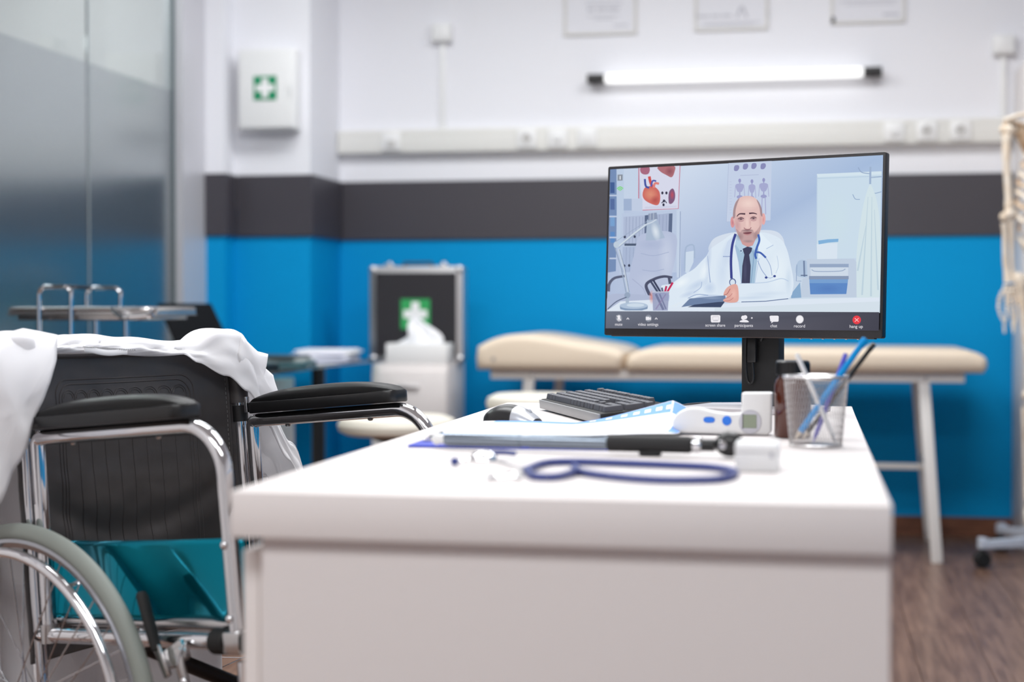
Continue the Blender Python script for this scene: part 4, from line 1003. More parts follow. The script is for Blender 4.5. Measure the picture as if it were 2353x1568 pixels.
# pen pot in the call
for a_, b_2, w_, cc in (((455, 1165), (395, 1072), 16, (70, 78, 104)), ((480, 1170), (420, 1070), 15, (62, 68, 94)), ((495, 1165), (488, 1130), 14, (98, 104, 130)), ((512, 1165), (524, 1118), 16, (188, 52, 96)), ((530, 1165), (574, 1090), 16, (196, 50, 92))): stroke([a_, b_2], w_, cc)
poly([(412, 1165), (546, 1162), (534, 1312), (418, 1312)], (148, 154, 188), alpha=.85); stroke([(440, 1180), (500, 1305)], 18, (104, 110, 146), alpha=.8); stroke([(470, 1180), (520, 1300)], 12, (112, 118, 154), alpha=.8); stroke([(520, 1180), (440, 1300)], 10, (140, 130, 170), alpha=.7); stroke([(412, 1166), (546, 1163)], 8, (190, 198, 216))
# status badges
poly([(143, 242), (183, 240), (182, 288), (142, 290)], (138, 146, 158)); rect((159, 251), (166, 280), (236, 240, 244)); stroke([(138, 352), (162, 338), (186, 351)], 8, (120, 214, 110), 5); stroke([(146, 361), (162, 352), (178, 360)], 8, (120, 214, 110), 5); poly([(152, 368), (172, 368), (162, 360)], (120, 214, 110))
# tool bar
poly([(48, 1316), (700, 1318), (1400, 1321), (2192, 1325), (2190, 1472), (1400, 1465), (700, 1458), (44, 1452)], None, cols=[(112, 118, 134), (108, 112, 126), (96, 98, 112), (72, 72, 84), (70, 70, 82), (90, 90, 102), (98, 100, 114), (100, 104, 118)])
W_ = (238, 236, 242)
disc((150, 1370), 25, 28, (138, 144, 156)); poly([(142, 1350), (158, 1350), (160, 1376), (150, 1386), (140, 1376)], W_, 3); stroke([(134, 1376), (150, 1394), (166, 1376)], 4, W_, 4); stroke([(132, 1350), (168, 1390)], 5, W_)
disc((382, 1372), 25, 28, (138, 144, 156)); rect((362, 1360), (390, 1386), W_); poly([(390, 1370), (402, 1360), (402, 1388), (390, 1380)], W_)
for x in (220, 443): stroke([(x - 9, 1381), (x, 1368), (x + 9, 1381)], 6, W_)
poly([(872, 1352), (880, 1347), (940, 1347), (948, 1354), (947, 1398), (940, 1405), (880, 1405), (873, 1398)], W_); stroke([(888, 1360), (934, 1360), (934, 1386), (888, 1386), (888, 1360)], 2, (150, 146, 160)); stroke([(892, 1392), (930, 1392)], 3, (160, 156, 170))
disc((1128, 1368), 17, 17, W_); disc((1143, 1364), 16, 16, W_); poly([(1102, 1402), (1108, 1390), (1140, 1384), (1162, 1390), (1168, 1404)], W_, 3); stroke([(1188, 1370), (1202, 1370)], 5, W_); stroke([(1195, 1363), (1195, 1377)], 5, W_)
poly([(1334, 1358), (1342, 1352), (1398, 1352), (1406, 1358), (1405, 1394), (1398, 1400), (1364, 1400), (1346, 1412), (1350, 1399), (1340, 1396)], W_)
disc((1571, 1381), 31, 33, (200, 200, 206)); disc((1571, 1381), 26, 28, (242, 240, 244)); disc((2017, 1386), 33, 34, (232, 66, 76)); stroke([(2002, 1372), (2032, 1400)], 4, (250, 220, 222)); stroke([(2032, 1372), (2002, 1400)], 4, (250, 220, 222))
me = bpy.data.meshes.new('screen'); me.from_pydata(pv, [], pf); me.update()
ca = me.color_attributes.new('shade', 'FLOAT_COLOR', 'POINT'); ca.data.foreach_set('color', np.array(pc_, dtype=np.float32).ravel())
m_scr = bpy.data.materials.new('display_picture'); m_scr.use_nodes = True; nt = m_scr.node_tree; nt.nodes.clear()
at = nt.nodes.new('ShaderNodeVertexColor'); at.layer_name = 'shade'; em = nt.nodes.new('ShaderNodeEmission'); em.inputs[1].default_value = 1.0
tr = nt.nodes.new('ShaderNodeBsdfTransparent'); mx = nt.nodes.new('ShaderNodeMixShader'); ou = nt.nodes.new('ShaderNodeOutputMaterial')
nt.links.new(at.outputs['Color'], em.inputs[0]); nt.links.new(at.outputs['Alpha'], mx.inputs[0]); nt.links.new(tr.outputs[0], mx.inputs[1]); nt.links.new(em.outputs[0], mx.inputs[2]); nt.links.new(mx.outputs[0], ou.inputs[0])
me.materials.append(m_scr)
so = bpy.data.objects.new('screen', me); C.objects.link(so); so.parent = mo; so.matrix_local = WM[mo.name].inverted() @ MM; WM[so.name] = MM.copy()
so['label'] = 'lit screen with a bald doctor in a white coat on a video call'
m_cap = emis('caption_glow', (236, 234, 240), 1.0)
for s_, x, y in (('mute', 148, 1430), ('video settings', 380, 1431), ('screen share', 908, 1438), ('participants', 1132, 1440), ('chat', 1367, 1443), ('record', 1569, 1445), ('hang up', 2013, 1449)):
    a, b = uv((x, y)); p_ = (-hx + a * SW, hy - b * SH, zlay() + .0002)
    text('caption', s_, .0082, MM @ Matrix.Translation(p_), m_cap, so)
# stand, cable
yaw = Matrix.Rotation(ya_, 4, 'Z')
Sp = V((-.092, 3.158, 0))
MB().at(Matrix.Translation(Sp) @ yaw).quadbox((-.0395, -.012, .759), (.0395, .016, 1.0), .003).build('stand_column', m_black_mat, mo)
MB().at(Matrix.Translation(Sp) @ yaw).prism(rounded([(-.125, -.12), (.125, -.12), (.125, .04), (.09, .075), (-.075, .075), (-.125, .035)], .008), .0085, Matrix.Translation((0, 0, DZ)), .0015, 2).build('stand_base', mat('stand_base_grey', (196, 192, 196), .35, .2), mo)
MB().at(Matrix.Translation(Sp) @ yaw).box((-.012, -.02, .868), (.018, .012, .05), .002).box((-.012, -.02, .90), (.014, .009, .016)).build('cable_plug', m_black_pl, mo)
MB().at(Matrix.Translation(Sp) @ yaw).box((-.012, -.0205, .893), (.0125, .0075, .004)).build('connector', m_chrome, mo)
MB().at(Matrix.Translation(Sp) @ yaw).tube(spline([(-.012, -.02, .845), (-.010, -.02, .815), (-.014, -.02, .803), (-.022, -.02, .808), (-.026, -.02, .84), (-.026, -.018, .91)], 8), .0026, 10).tube(spline([(.004, -.018, .885), (.012, -.02, .90), (.02, -.018, .915)], 6), .003, 10).build('cable', m_black_pl, mo)
# ------------------------------------------------------------------ wheelchair
wb, wt = R(-25.4), R(5.52)
WP = V((-1.229, 2.415, .739))
f0 = V((math.cos(wb), math.sin(wb), 0)); wl = V((-math.sin(wb), math.cos(wb), 0))
wf = f0 * math.cos(wt) + V((0, 0, 1)) * math.sin(wt); wu = V((0, 0, 1)) * math.cos(wt) - f0 * math.sin(wt)
WCM = Matrix.Identity(4)
for j in range(3): WCM[j][0] = wf[j]; WCM[j][1] = wl[j]; WCM[j][2] = wu[j]
WCM = Matrix.Translation(WP) @ WCM         # local: x forward, y towards the far side, z up the frame
WW = .485
wc = thing('wheelchair', 'folding wheelchair with black vinyl back and chrome frame beside the desk', 'wheelchair', tuple(V((WP.x, WP.y, 0)) + f0 * .2 + wl * WW / 2))
def wm(): return MB().at(WCM)
AL = .424
for y, inner in ((0, 1), (WW, -1)):
    # arm rest: rear post, arm tube, front post in one bent tube
    arm = wm().tube(fillet([(0, y, -.315), (0, y, 0), (AL, y, 0), (AL + .004, y, -.31)], [.012, .075], 10), .0125, 16).build('armrest_frame', m_chrome, wc)
    pad = []
    def padfn(uu, vv, y=y):
        x = .012 + .350 * uu; e = (1 - abs(2 * uu - 1) ** 5) ** .5 if 0 < uu < 1 else 0
        w_ = .028 * (.55 + .45 * e); a = math.pi * vv
        return V((x, y - math.cos(a) * w_, .034 + .022 * (max(0, math.sin(a)) ** .6) * (max(0, 1 - abs(2 * uu - 1) ** 2.6)) ** .6))
    rim_ = rounded([(.010, y - .029), (.364, y - .029), (.364, y + .029), (.010, y + .029)], .02)
    pb = wm().prism(rim_, .021, Matrix.Translation((0, 0, .013)), .003, 2).build('armrest_base', m_black_pl, arm)
    wm().grid(padfn, 30, 17).build('armrest_pad', m_pad, arm)
    for x in (.09, .29): wm().lathe([(0, .004), (.004, .003), (.0055, 0)], (x, y, -.0125), (0, 0, -1), 12).build('screw', m_steel, arm)
    # side frame
    sf = wm()
    sf.tube([(-.032, y, -.64), (-.032, y, .135)], .0125, 16)
    sf.tube([(-.032, y, -.318), (AL + .012, y, -.318)], .0125, 16)
    sf.tube([(-.032, y, -.56), (AL, y, -.56)], .011, 14)
    sf.tube([(AL + .016, y, -.345), (AL + .016, y, -.60)], .0125, 16)
    sf.tube([(AL + .036, y, -.345), (AL + .036, y, -.52)], .008, 12)
    sf.build('side_frame', m_chrome, wc)
    cl_ = wm().box((AL + .004, y, -.318), (.036, .034, .034), .005).build('front_joint', m_steel, wc)
    wm().tube([(AL - .045, y, -.318), (AL - .042, y, -.318), (AL - .018, y, -.318), (AL - .015, y, -.318)], [.017, .0195, .0195, .017], 20).tube([(AL + .024, y, -.318), (AL + .036, y, -.318)], .018, 18).build('rubber_stop', m_rubber, wc)
    wm().tube([(0, y, -.3), (0, y, -.33)], .0155, 16).tube([(0, y + .0, -.29), (-.03, y, -.29)], .006, 8).build('rear_socket', m_steel, wc)
    wm().ell((-.012, y - .006 * inner, .028), (.008, .008, .008), 12, 8).cyl((-.012, y, .016), (-.012, y, .045), .006, 12).build('release_knob', m_chrome, wc)
    wm().tube([(-.032, y, .0), (-.032, y, .03)], .0155, 16).build('post_collar', m_black_pl, wc)
    # seat rail, skirt guard
    wm().tube([(-.01, y + .022 * inner, -.297), (AL + .005, y + .022 * inner, -.297)], .0095, 12).build('seat_rail', m_steel, wc)
    def guard(uu, vv, y=y, inner=inner):
        x = -.008 + (AL + .024) * uu; z = -.169 - .122 * vv + (.0 if uu < .9 else 0)
        off = -.0135 * inner * math.exp(-((uu - .97) / .035) ** 2) - .0135 * inner * math.exp(-((uu - .015) / .03) ** 2)
        wav = .007 * math.sin(7.5 * uu + 1.6 * vv + .6) + .004 * math.sin(15 * uu - 2.6 * vv)
        return V((x, y + off + wav * inner + .012 * inner, z))
    gd = wm().grid(guard, 70, 16).build('skirt_guard', m_teal, wc, label='shiny teal side guard', solid=.0016, smooth=80)
    for z in (-.176, -.283):
        wm().ell((AL + .003, y - .0145 * inner, z), (.0065, .004, .0065), 14, 8).build('screw', m_chrome, gd)

# rear wheels: tyre, rim, push rim, spokes, hub
def wheel(side):
    yo = -.052 if side == 0 else WW + .052
    sg = -1 if side == 0 else 1
    base = V((WP.x, WP.y, 0)) + wl * yo + f0 * .0; base += f0 * .036; ctr = V((base.x, base.y, .3045))
    M = Matrix.Identity(4); ax = wl * sg
    for j in range(3): M[j][0] = f0[j]; M[j][1] = ax[j]; M[j][2] = V((0, 0, 1))[j]
    M = Matrix.Translation(ctr) @ M      # local y = outwards
    def ring(rad, rr, n=96, seg=12, yy=0, flat=None): 
        return [(rad * math.cos(2 * math.pi * k / n), yy, rad * math.sin(2 * math.pi * k / n)) for k in range(n)]
    tyre = MB().at(M).tube(ring(.290, 0), .0142, 14, closed=True).build('rear_wheel', m_tyre, wc, label='large rear wheel with grey tyre')
    MB().at(M).lathe([(.280, -.010), (.280, .010), (.2745, .0115), (.266, .007), (.266, -.007), (.2745, -.0115)], (0, 0, 0), (0, 1, 0), 96, True).build('rim', m_rim, tyre)
    MB().at(M).tube(ring(.262, 0, yy=.034), .0085, 12, closed=True).build('push_rim', m_chrome, tyre)
    st_ = MB().at(M)
    for k in range(8):
        a = 2 * math.pi * (k + .3) / 8
        st_.tube([(.262 * math.cos(a), .034, .262 * math.sin(a)), (.262 * math.cos(a), .018, .262 * math.sin(a)), (.268 * math.cos(a), .004, .268 * math.sin(a))], .003, 8)
    st_.build('push_rim_stud', m_chrome, tyre)
    sp = MB().at(M)
    for k in range(36):
        a = 2 * math.pi * k / 36; e = 1 if k % 2 else -1; d_ = 1 if (k // 2) % 2 else -1
        ah = a + d_ * R(62)
        sp.tube([(.021 * math.cos(ah), .022 * e, .021 * math.sin(ah)), (.267 * math.cos(a), .003 * e, .267 * math.sin(a))], .0011, 6)
    sp.build('spokes', m_spoke, tyre, kind='stuff')
    MB().at(M).lathe([(0, .034), (.012, .034), (.014, .028), (.024, .025), (.024, .019), (.014, .016), (.014, -.016), (.024, -.019), (.024, -.025), (.014, -.028), (.012, -.05), (0, -.05)], (0, 0, 0), (0, 1, 0), 24).build('hub', m_steel, tyre)
    # front caster
    cc = V((WP.x, WP.y, 0)) + f0 * (AL + .055) + wl * (yo - sg * .045)
    M2 = M.copy(); M2.translation = V((cc.x, cc.y, .0755))
    cw = MB().at(M2).lathe([(0, -.010), (.055, -.010), (.068, -.013), (.0752, -.009), (.0752, .009), (.068, .013), (.055, .010), (0, .010)], (0, 0, 0), (0, 1, 0), 36).build('front_caster', m_tyre, wc)
    MB().at(M2).tube(fillet([(0, -.02, 0), (.0, -.02, .09), (0, .02, .09), (0, .02, 0)], .008, 4), .006, 8).cyl((0, 0, .09), (0, 0, .13), .008, 10).build('fork', m_steel, cw)
wheel(0); wheel(1)

# backrest upholstery
def sag(l): return -.030 - .048 * max(0, math.sin(math.pi * min(max(l, 0), 1))) ** .8
def back(a, b):
    l = a; y = -.018 + (WW + .036) * a; z = .137 - .50 * b
    x = sag((a - .03) / .94) + .010 * math.sin(math.pi * b) * math.sin(math.pi * a)
    crease = math.exp(-((b - .62 - .28 * (a - .5) ** 2 * -3.2) / .05) ** 2) * math.sin(math.pi * a)
    x += -.006 * crease
    x += .0022 * noise.noise(V((a * 5, b * 7, 1.3))) + .0010 * noise.noise(V((a * 16, b * 18, 4)))
    return V((x, y, z))
bk = wm().grid(back, 90, 90).build('backrest', m_vinyl, wc, solid=.004, smooth=80)
for y in (0, WW):
    wm().tube([(-.032, y, .035), (-.032, y, .136)], .0185, 16).build('post_sleeve', m_vinyl, bk)
def onback(y, z, off=.003):
    a = (y + .018) / (WW + .036); b = (.137 - z) / .50
    p = back(a, b); return V((p.x + off, p.y, p.z))
# top hem, embossed panel, stitching
wm().tube([onback(.01 + (WW - .02) * k / 30, .134, .0) for k in range(31)], .005, 8).build('top_hem', m_vinyl, bk)
em_ = wm()
ex0, ex1, ezt = .085, .395, .094
def beadline(pts, r_=.0011):
    em_.tube([onback(y, z, .0022) for y, z in pts], r_, 6)
for ins in (0, .008):
    o_ = [(p.x, p.y) for p in fillet([(ex0 + ins, -.35, 0), (ex0 + ins, ezt - ins, 0), (ex1 - ins, ezt - ins, 0), (ex1 - ins, -.35, 0)], .028, 8)]
    dense = []
    for (a0_, b0_), (a1_, b1_) in zip(o_[:-1], o_[1:]):
        n_ = max(1, int(math.hypot(a1_ - a0_, b1_ - b0_) / .012))
        for k in range(n_): dense.append((a0_ + (a1_ - a0_) * k / n_, b0_ + (b1_ - b0_) * k / n_))
    dense.append(o_[-1]); beadline(dense)
ns_ = 9; wd_ = (ex1 - ex0 - .03) / ns_
for q in range(ns_):
    xa = ex0 + .015 + wd_ * q
    for rr in (wd_ * .5, wd_ * .36): beadline([(xa + wd_ / 2 - rr * math.cos(math.pi * k / 10), ezt - .032 + rr * .9 * math.sin(math.pi * k / 10)) for k in range(11)], .0009)
    beadline([(xa, ezt - .032 - .012 * k) for k in range(31)], .0009)
beadline([(ex0 + .015 + wd_ * ns_, ezt - .032 - .012 * k) for k in range(31)], .0009)
em_.build('embossed_lines', m_vinyl, bk)
stt = wm()
for y in (.026, WW - .026):
    for k in range(56):
        z = .125 - .0085 * k
        stt.tube([onback(y, z, .0032), onback(y, z - .005, .0032)], .0006, 5)
stt.build('stitching', m_thread, bk, kind='stuff')
for y in (.02, WW - .02): wm().tube([onback(y, .13 - .018 * k, .0006) for k in range(27)], .0032, 8).build('side_hem', m_vinyl, bk)
# seat sling
wm().grid(lambda a, b: V((.0 + .405 * b, .022 + (WW - .044) * a, -.289 - .022 * math.sin(math.pi * a))), 30, 20).build('seat', m_vinyl, wc, solid=.005)
# folding cross braces
xb = wm()
for x, (ya2, yb2) in ((.20, (.02, WW - .02)), (.235, (WW - .02, .02))):
    b_ = wm().tube([(x, ya2, -.335), (x, yb2, -.555)], .0125, 14).build('cross_brace', m_dark_metal, wc)
    wm().tube([(x, ya2, -.335), (x, ya2, -.305)], .007, 10).ell((x, WW / 2, -.445), (.016, .008, .008), 12, 8).build('pivot_bolt', m_steel, b_)
# parking brakes
for y, inner in ((0, 1), (WW, -1)):
    wm = lambda: MB().at(WCM @ Matrix.Translation((.024, 0, 0)))
    yb3 = y - .030 * inner
    br = wm().box((.295, yb3 + .008 * inner, -.335), (.045, .012, .03), .003, M=Matrix.Rotation(R(-25), 4, 'Y')).box((.315, yb3, -.365), (.018, .006, .085), .002, M=Matrix.Rotation(R(-14), 4, 'Y')).build('brake_bracket', m_steel, wc)
    wm().tube([(.235, yb3, -.243), (.238, yb3, -.25), (.258, yb3, -.318), (.262, yb3, -.328)], [.008, .0105, .0098, .0085], 14, flat=(1, .7)).build('brake_grip', m_rubber, br)
    lv = wm().box((.272, yb3, -.345), (.014, .006, .05), .002, M=Matrix.Rotation(R(-26), 4, 'Y')).tube([(.318, yb3, -.40), (.25, yb3 - .004 * inner, -.448)], .009, 10).tube([(.255, yb3, -.385), (.262, yb3, -.46)], .008, 10).build('brake_lever', m_steel, br)
    for x, z in ((.252, -.382), (.298, -.388), (.322, -.372)): wm().ell((x, yb3 - .006 * inner, z), (.007, .005, .007), 12, 8).build('brake_screw', m_chrome, br)
    wm().tube(spline([(.325, yb3 - .002 * inner, -.318), (.318, yb3 - .012 * inner, -.345), (.322, yb3 - .006 * inner, -.38), (.312, yb3, -.40)], 6), .0017, 6).build('brake_spring', m_chrome, br)

def wm(): return MB().at(WCM)

# ------------------------------------------------------------------ lab coat hung over the backrest
ct = thing('lab_coat', 'white lab coat draped over the back of the wheelchair', 'coat', tuple(V((WP.x, WP.y, .15)) + wl * WW / 2 - f0 * .12))
def interp(tab, x):
    if x <= tab[0][0]: return tab[0][1]
    for (a, va), (b, vb) in zip(tab[:-1], tab[1:]):
        if x <= b:
            tt = (x - a) / (b - a); tt = tt * tt * (3 - 2 * tt); return va + (vb - va) * tt
    return tab[-1][1]
TOP = [(-.20, .125), (-.10, .160), (-.03, .174), (.02, .170), (.06, .160), (.12, .172), (.18, .172), (.26, .164), (.34, .158), (.39, .160), (.43, .178), (.47, .172), (.50, .125), (.54, .045), (.58, -.04), (.63, -.14), (.66, -.24)]
FB = [(-.20, -.12), (-.14, -.112), (-.10, -.07), (-.062, .000), (-.028, .085), (.006, .135), (.03, .142), (.06, .140), (.16, .138), (.26, .133), (.355, .128), (.385, .112), (.43, .085), (.47, .055), (.50, .020), (.53, -.01), (.56, -.08), (.60, -.17), (.66, -.3)]
def coat(a, b):
    y = -.19 + .84 * a
    top = interp(TOP, y); fb = min(interp(FB, y), top - .008)
    s_in = min(max(y / WW, 0), 1)
    xf = (sag(s_in) if 0 < y < WW else -.030) + .028 + (.012 if y < 0 else 0)
    xf += .012 * math.exp(-((y - .45) / .05) ** 2)
    xb = (sag(s_in) if 0 < y < WW else -.03) - .040 - .012 * math.exp(-((y - .46) / .06) ** 2)
    zb = -.585 + .03 * math.sin(9 * y)
    side = max(0, min(1, max(-.026 - y, y - WW - .026) / .012)); zb += (-.112 - zb) * side * side * (3 - 2 * side)
    fl = top - fb; bl = top - zb; arc = .07
    nf = .26
    if b < nf:      # hanging in front, from the hem up
        q = b / nf; z = fb + (fl - .02) * q if fl > .03 else fb + fl * .4 * q; x = xf + .010 * (1 - q) * min(1, fl / .1); w_ = 1 - q
    elif b < .44:   # over the top
        q = (b - nf) / (.44 - nf); zs = fb + (fl - .02) if fl > .03 else fb + fl * .4
        cx_ = (xf + xb) / 2; hw = (xf - xb) / 2; an = math.pi * q
        x = cx_ + hw * math.cos(an); zt2 = top; base_z = zs + (top - .03 - zs) * q
        z = base_z + (zt2 - base_z) * math.sin(an) ** .7; w_ = 0
    else:
        q = (b - .44) / .56; z = top - .03 + (zb - top + .03) * q; x = xb - .055 * q ** .7 - .01 * math.sin(3 * q); w_ = q
    # folds
    n1 = noise.noise(V((y * 9, b * 3.2, 2.1))); n2 = noise.noise(V((y * 22 + b * 6, b * 7, 7.7))); n3 = noise.noise(V((y * 40 - b * 14, b * 16, 3.3)))
    amp = .4 + .9 * w_
    x += (.010 * n1 + .005 * n2) * amp + .0016 * n3
    z += (.004 * n1 + .002 * n2) * (1 if b < .44 else .3)
    if b > .44:
        q = (b - .44) / .56
        x += -.022 * q * math.sin(y * 26 + 1.0) - .008 * q * math.sin(y * 61)
    if y < .02 and b < .44: x += .012 * math.sin((y + .19) * 42) * min(1, fl / .12)
    if y > .5: x += -.018 * math.sin((y - .5) * 50) * (1 if b > .3 else .6)
    return V((x, y, z))
wm().grid(coat, 150, 90).build('coat_body', m_cloth, ct, solid=.0022, smooth=180)
# folded lapel and cuff corners on the right, lining strip with hanger tape in the middle
def lapel(outl, xoff, name, bulge=.012):
    P = [V((y, z, 0)) for y, z in outl]; cy_ = sum(p.x for p in P) / len(P); cz_ = sum(p.y for p in P) / len(P)
    b = bmesh.new(); rings = []
    for k in range(6):
        s_ = (k + 1) / 6
        ring = []
        for i in range(len(P)):
            yy = cy_ + (P[i].x - cy_) * s_; zz = cz_ + (P[i].y - cz_) * s_
            ring.append(b.verts.new((xoff(yy, zz) + bulge * (1 - s_ * s_) + .003 * noise.noise(V((yy * 30, zz * 30, 0))), yy, zz)))
        rings.append(ring)
    c_ = b.verts.new((xoff(cy_, cz_) + bulge, cy_, cz_)); n_ = len(P)
    for i in range(n_): b.faces.new((c_, rings[0][i], rings[0][(i + 1) % n_]))
    for k in range(5):
        for i in range(n_): b.faces.new((rings[k][i], rings[k + 1][i], rings[k + 1][(i + 1) % n_], rings[k][(i + 1) % n_]))
    mb_ = wm(); mb_._add(b); return mb_.build(name, m_cloth, ct, solid=.002, smooth=180)
def edges(pts, n=6):
    out = []
    for (a, b), (c, d) in zip(pts, pts[1:] + pts[:1]):
        for k in range(n): out.append((a + (c - a) * k / n, b + (d - b) * k / n))
    return out
lapel(edges([(.470, .158), (.502, .128), (.527, .122), (.516, .098), (.536, .082), (.546, .03), (.556, -.006), (.530, .004), (.49, .040), (.458, .085), (.455, .125)]), lambda y, z: .004 + .12 * max(0, y - .47), 'lapel', .006)
lapel(edges([(.052, .166), (.030, .125), (.002, .082), (-.028, .030), (-.062, -.035), (-.098, -.095), (-.125, -.118), (-.155, -.118), (-.155, -.02), (-.14, .06), (-.11, .135), (-.06, .168), (-.01, .178)], 10),
      lambda y, z: .034 - .034 * max(0, (z - .08) / .09) ** 1.6 + .005 * math.sin((y + .3 * z) * 85) * min(1, max(0, (.12 - z) / .15)) - .03 * max(0, -.08 - y) / .06, 'front_flap', .004)
tp = wm()
tp.tube([V((sag(y / WW) + .041 - .0, y, .141 - .06 * (y - .14) * 1.0 + .002 * math.sin(y * 60))) for y in [.13 + .1 * k / 20 for k in range(21)]], .005, 8, flat=(.25, 1))
tp.build('hanger_tape', m_paper, ct)
sk_ = wm()
for k in range(26):
    y = .125 + .0048 * k; sk_.tube([V((sag(y / WW) + .0425, y, .1465 - .06 * (y - .14))), V((sag(y / WW) + .0425, y + .003, .1465 - .06 * (y - .137)))], .0007, 5)
sk_.build('seam', m_thread, ct, kind='stuff')

# ------------------------------------------------------------------ skeleton on its stand
SX, SY = .872, 6.03
stn = thing('skeleton_stand', 'pale grey rolling stand carrying the skeleton at the right edge', 'stand', (.96, 6.17, 0))
MB().cyl((.96, 6.17, .08), (.96, 6.17, 1.72), .012).tube(fillet([(.96, 6.17, 1.72), (.96, 6.17, 1.80), (.88, 6.04, 1.80), (.88, 6.04, 1.74)], .03, 5), .008, 10).build('pole', m_steel, stn)
MB().lathe([(0, .075), (.05, .075), (.05, .11), (.03, .125), (0, .125)], (.96, 6.17, 0), (0, 0, 1), 24).build('hub', m_standgrey, stn)
for k, a in enumerate((201, 129, 57, -15, 273)):
    c, s_ = math.cos(R(a)), math.sin(R(a)); Lg = .37
    tipx, tipy = .96 + Lg * c, 6.17 + Lg * s_
    M = Matrix.Translation((.96, 6.17, 0)) @ Matrix.Rotation(R(a), 4, 'Z')
    lg = MB().at(M).prism([(.03, .072), (Lg + .012, .072), (Lg + .012, .107), (Lg + .006, .112), (Lg - .014, .110), (Lg - .02, .10), (.03, .118)], .034, Matrix(((1, 0, 0, 0), (0, 0, 1, -.017), (0, 1, 0, 0), (0, 0, 0, 1))), .003, 2).build('leg', m_standgrey, stn)
    MB().lathe([(0, -.02), (.027, -.02), (.031, -.008), (.031, .008), (.027, .02), (0, .02)], (tipx, tipy, .0315), (-s_, c, 0), 24).cyl((tipx, tipy, .05), (tipx, tipy, .075), .008, 10).build('caster', m_rubber, lg)

sk = thing('anatomical_skeleton', 'ivory anatomical skeleton model hanging at the right edge of the room', 'skeleton', (SX, SY, .06))
def bone(name, pts, rs, m=m_bone, seg=12, sm=6, parent=None, label=None):
    P = spline(pts, sm); n = len(P); k = len(rs) - 1; RR = []
    for i in range(n):
        f_ = i / (n - 1) * k; j = min(int(f_), k - 1); tt = f_ - j; tt = tt * tt * (3 - 2 * tt); RR.append(rs[j] + (rs[j + 1] - rs[j]) * tt)
    return MB().tube(P, RR, seg).build(name, m, parent or sk, label=label, smooth=70)
def arm(s):
    X = lambda d: SX + s * d
    ar = MB().tube(spline([(X(.180), SY, 1.575), (X(.184), SY - .004, 1.50), (X(.178), SY, 1.40), (X(.172), SY, 1.31), (X(.170), SY, 1.275)], 6), [.019] * 3 + [.0155] * 5 + [.014] * 9 + [.017] * 4 + [.024] * 4, 14)
    ar.ell((X(.172), SY, 1.585), (.026, .025, .024)).ell((X(.196), SY - .004, 1.585), (.013, .014, .017)).ell((X(.192), SY, 1.272), (.014, .016, .016)).ell((X(.152), SY, 1.275), (.018, .014, .012)).ell((X(.175), SY, 1.268), (.022, .015, .014))
    ar.build('humerus', m_bone, sk, smooth=70)
    bone('ulna', [(X(.165), SY + .004, 1.262), (X(.164), SY + .004, 1.20), (X(.160), SY + .004, 1.10), (X(.150), SY, 1.035)], [.015, .011, .009, .0075, .010])
    bone('radius', [(X(.190), SY - .004, 1.250), (X(.187), SY - .004, 1.20), (X(.183), SY, 1.11), (X(.172), SY, 1.035)], [.012, .009, .0105, .0115, .017])
    h = MB()
    rr = random.Random(3)
    for k in range(4): h.ell((X(.184 - .012 * k), SY + rr.uniform(-.004, .004), 1.021), (.009, .008, .009), 10, 7)
    for k in range(4): h.ell((X(.187 - .013 * k), SY + rr.uniform(-.004, .004), 1.006), (.009, .008, .009), 10, 7)
    h.build('wrist_bones', m_bone, sk, smooth=70)
    fing = [([(.193, 1.005), (.205, .975), (.208, .945), (.200, .915), (.19, .895)], 1.0), ([(.180, 1.0), (.180, .955), (.181, .915), (.188, .88), (.187, .853)], 1.0),
            ([(.170, 1.0), (.166, .95), (.160, .905), (.159, .875), (.155, .852)], 1.0), ([(.159, 1.0), (.150, .955), (.147, .915), (.152, .885), (.156, .865)], .95), ([(.150, 1.0), (.138, .965), (.126, .935), (.118, .905), (.114, .885)], .85)]
    for ptx, sc_ in fing:
        fb_ = MB()
        for k in range(4):
            a = V((X(ptx[k][0]), SY - .004 * k, ptx[k][1])); b = V((X(ptx[k + 1][0]), SY - .004 * (k + 1), ptx[k + 1][1])); r0 = (.0078 - .0008 * k) * sc_
            fb_.tube([a + (b - a) * q for q in (.04, .12, .3, .7, .88, .96)], [r0 * .8, r0 * 1.15, r0 * .75, r0 * .7, r0 * 1.1, r0 * .7], 10)
        fb_.build('finger', m_bone, sk, smooth=70)
    # shoulder: clavicle, scapula, wire hook
    bone('clavicle', [(X(.188), SY - .01, 1.618), (X(.14), SY - .045, 1.632), (X(.08), SY - .05, 1.628), (X(.02), SY - .06, 1.60)], [.010, .0075, .007, .009])
    def scap(a, b):
        w_ = 1 - b; y_ = SY + .05 + .02 * math.sin(math.pi * a) - .03 * a
        return V((X(.075 + (.095 * a) * (w_ ** .8) + .012 * b), y_, 1.60 - .15 * b + .02 * a * (1 - b)))
    MB().grid(scap, 12, 14).build('scapula', m_joint, sk, solid=.006, smooth=80)
    bone('acromion', [(X(.10), SY + .06, 1.60), (X(.15), SY + .04, 1.615), (X(.188), SY + .0, 1.612)], [.007, .008, .011], m_joint)
    MB().ell((X(.155), SY, 1.588), (.012, .013, .010), 12, 8).ell((X(.165), SY - .02, 1.60), (.006, .006, .005), 10, 8).build('shoulder_fitting', m_black_mat, sk)
arm(-1); arm(1)
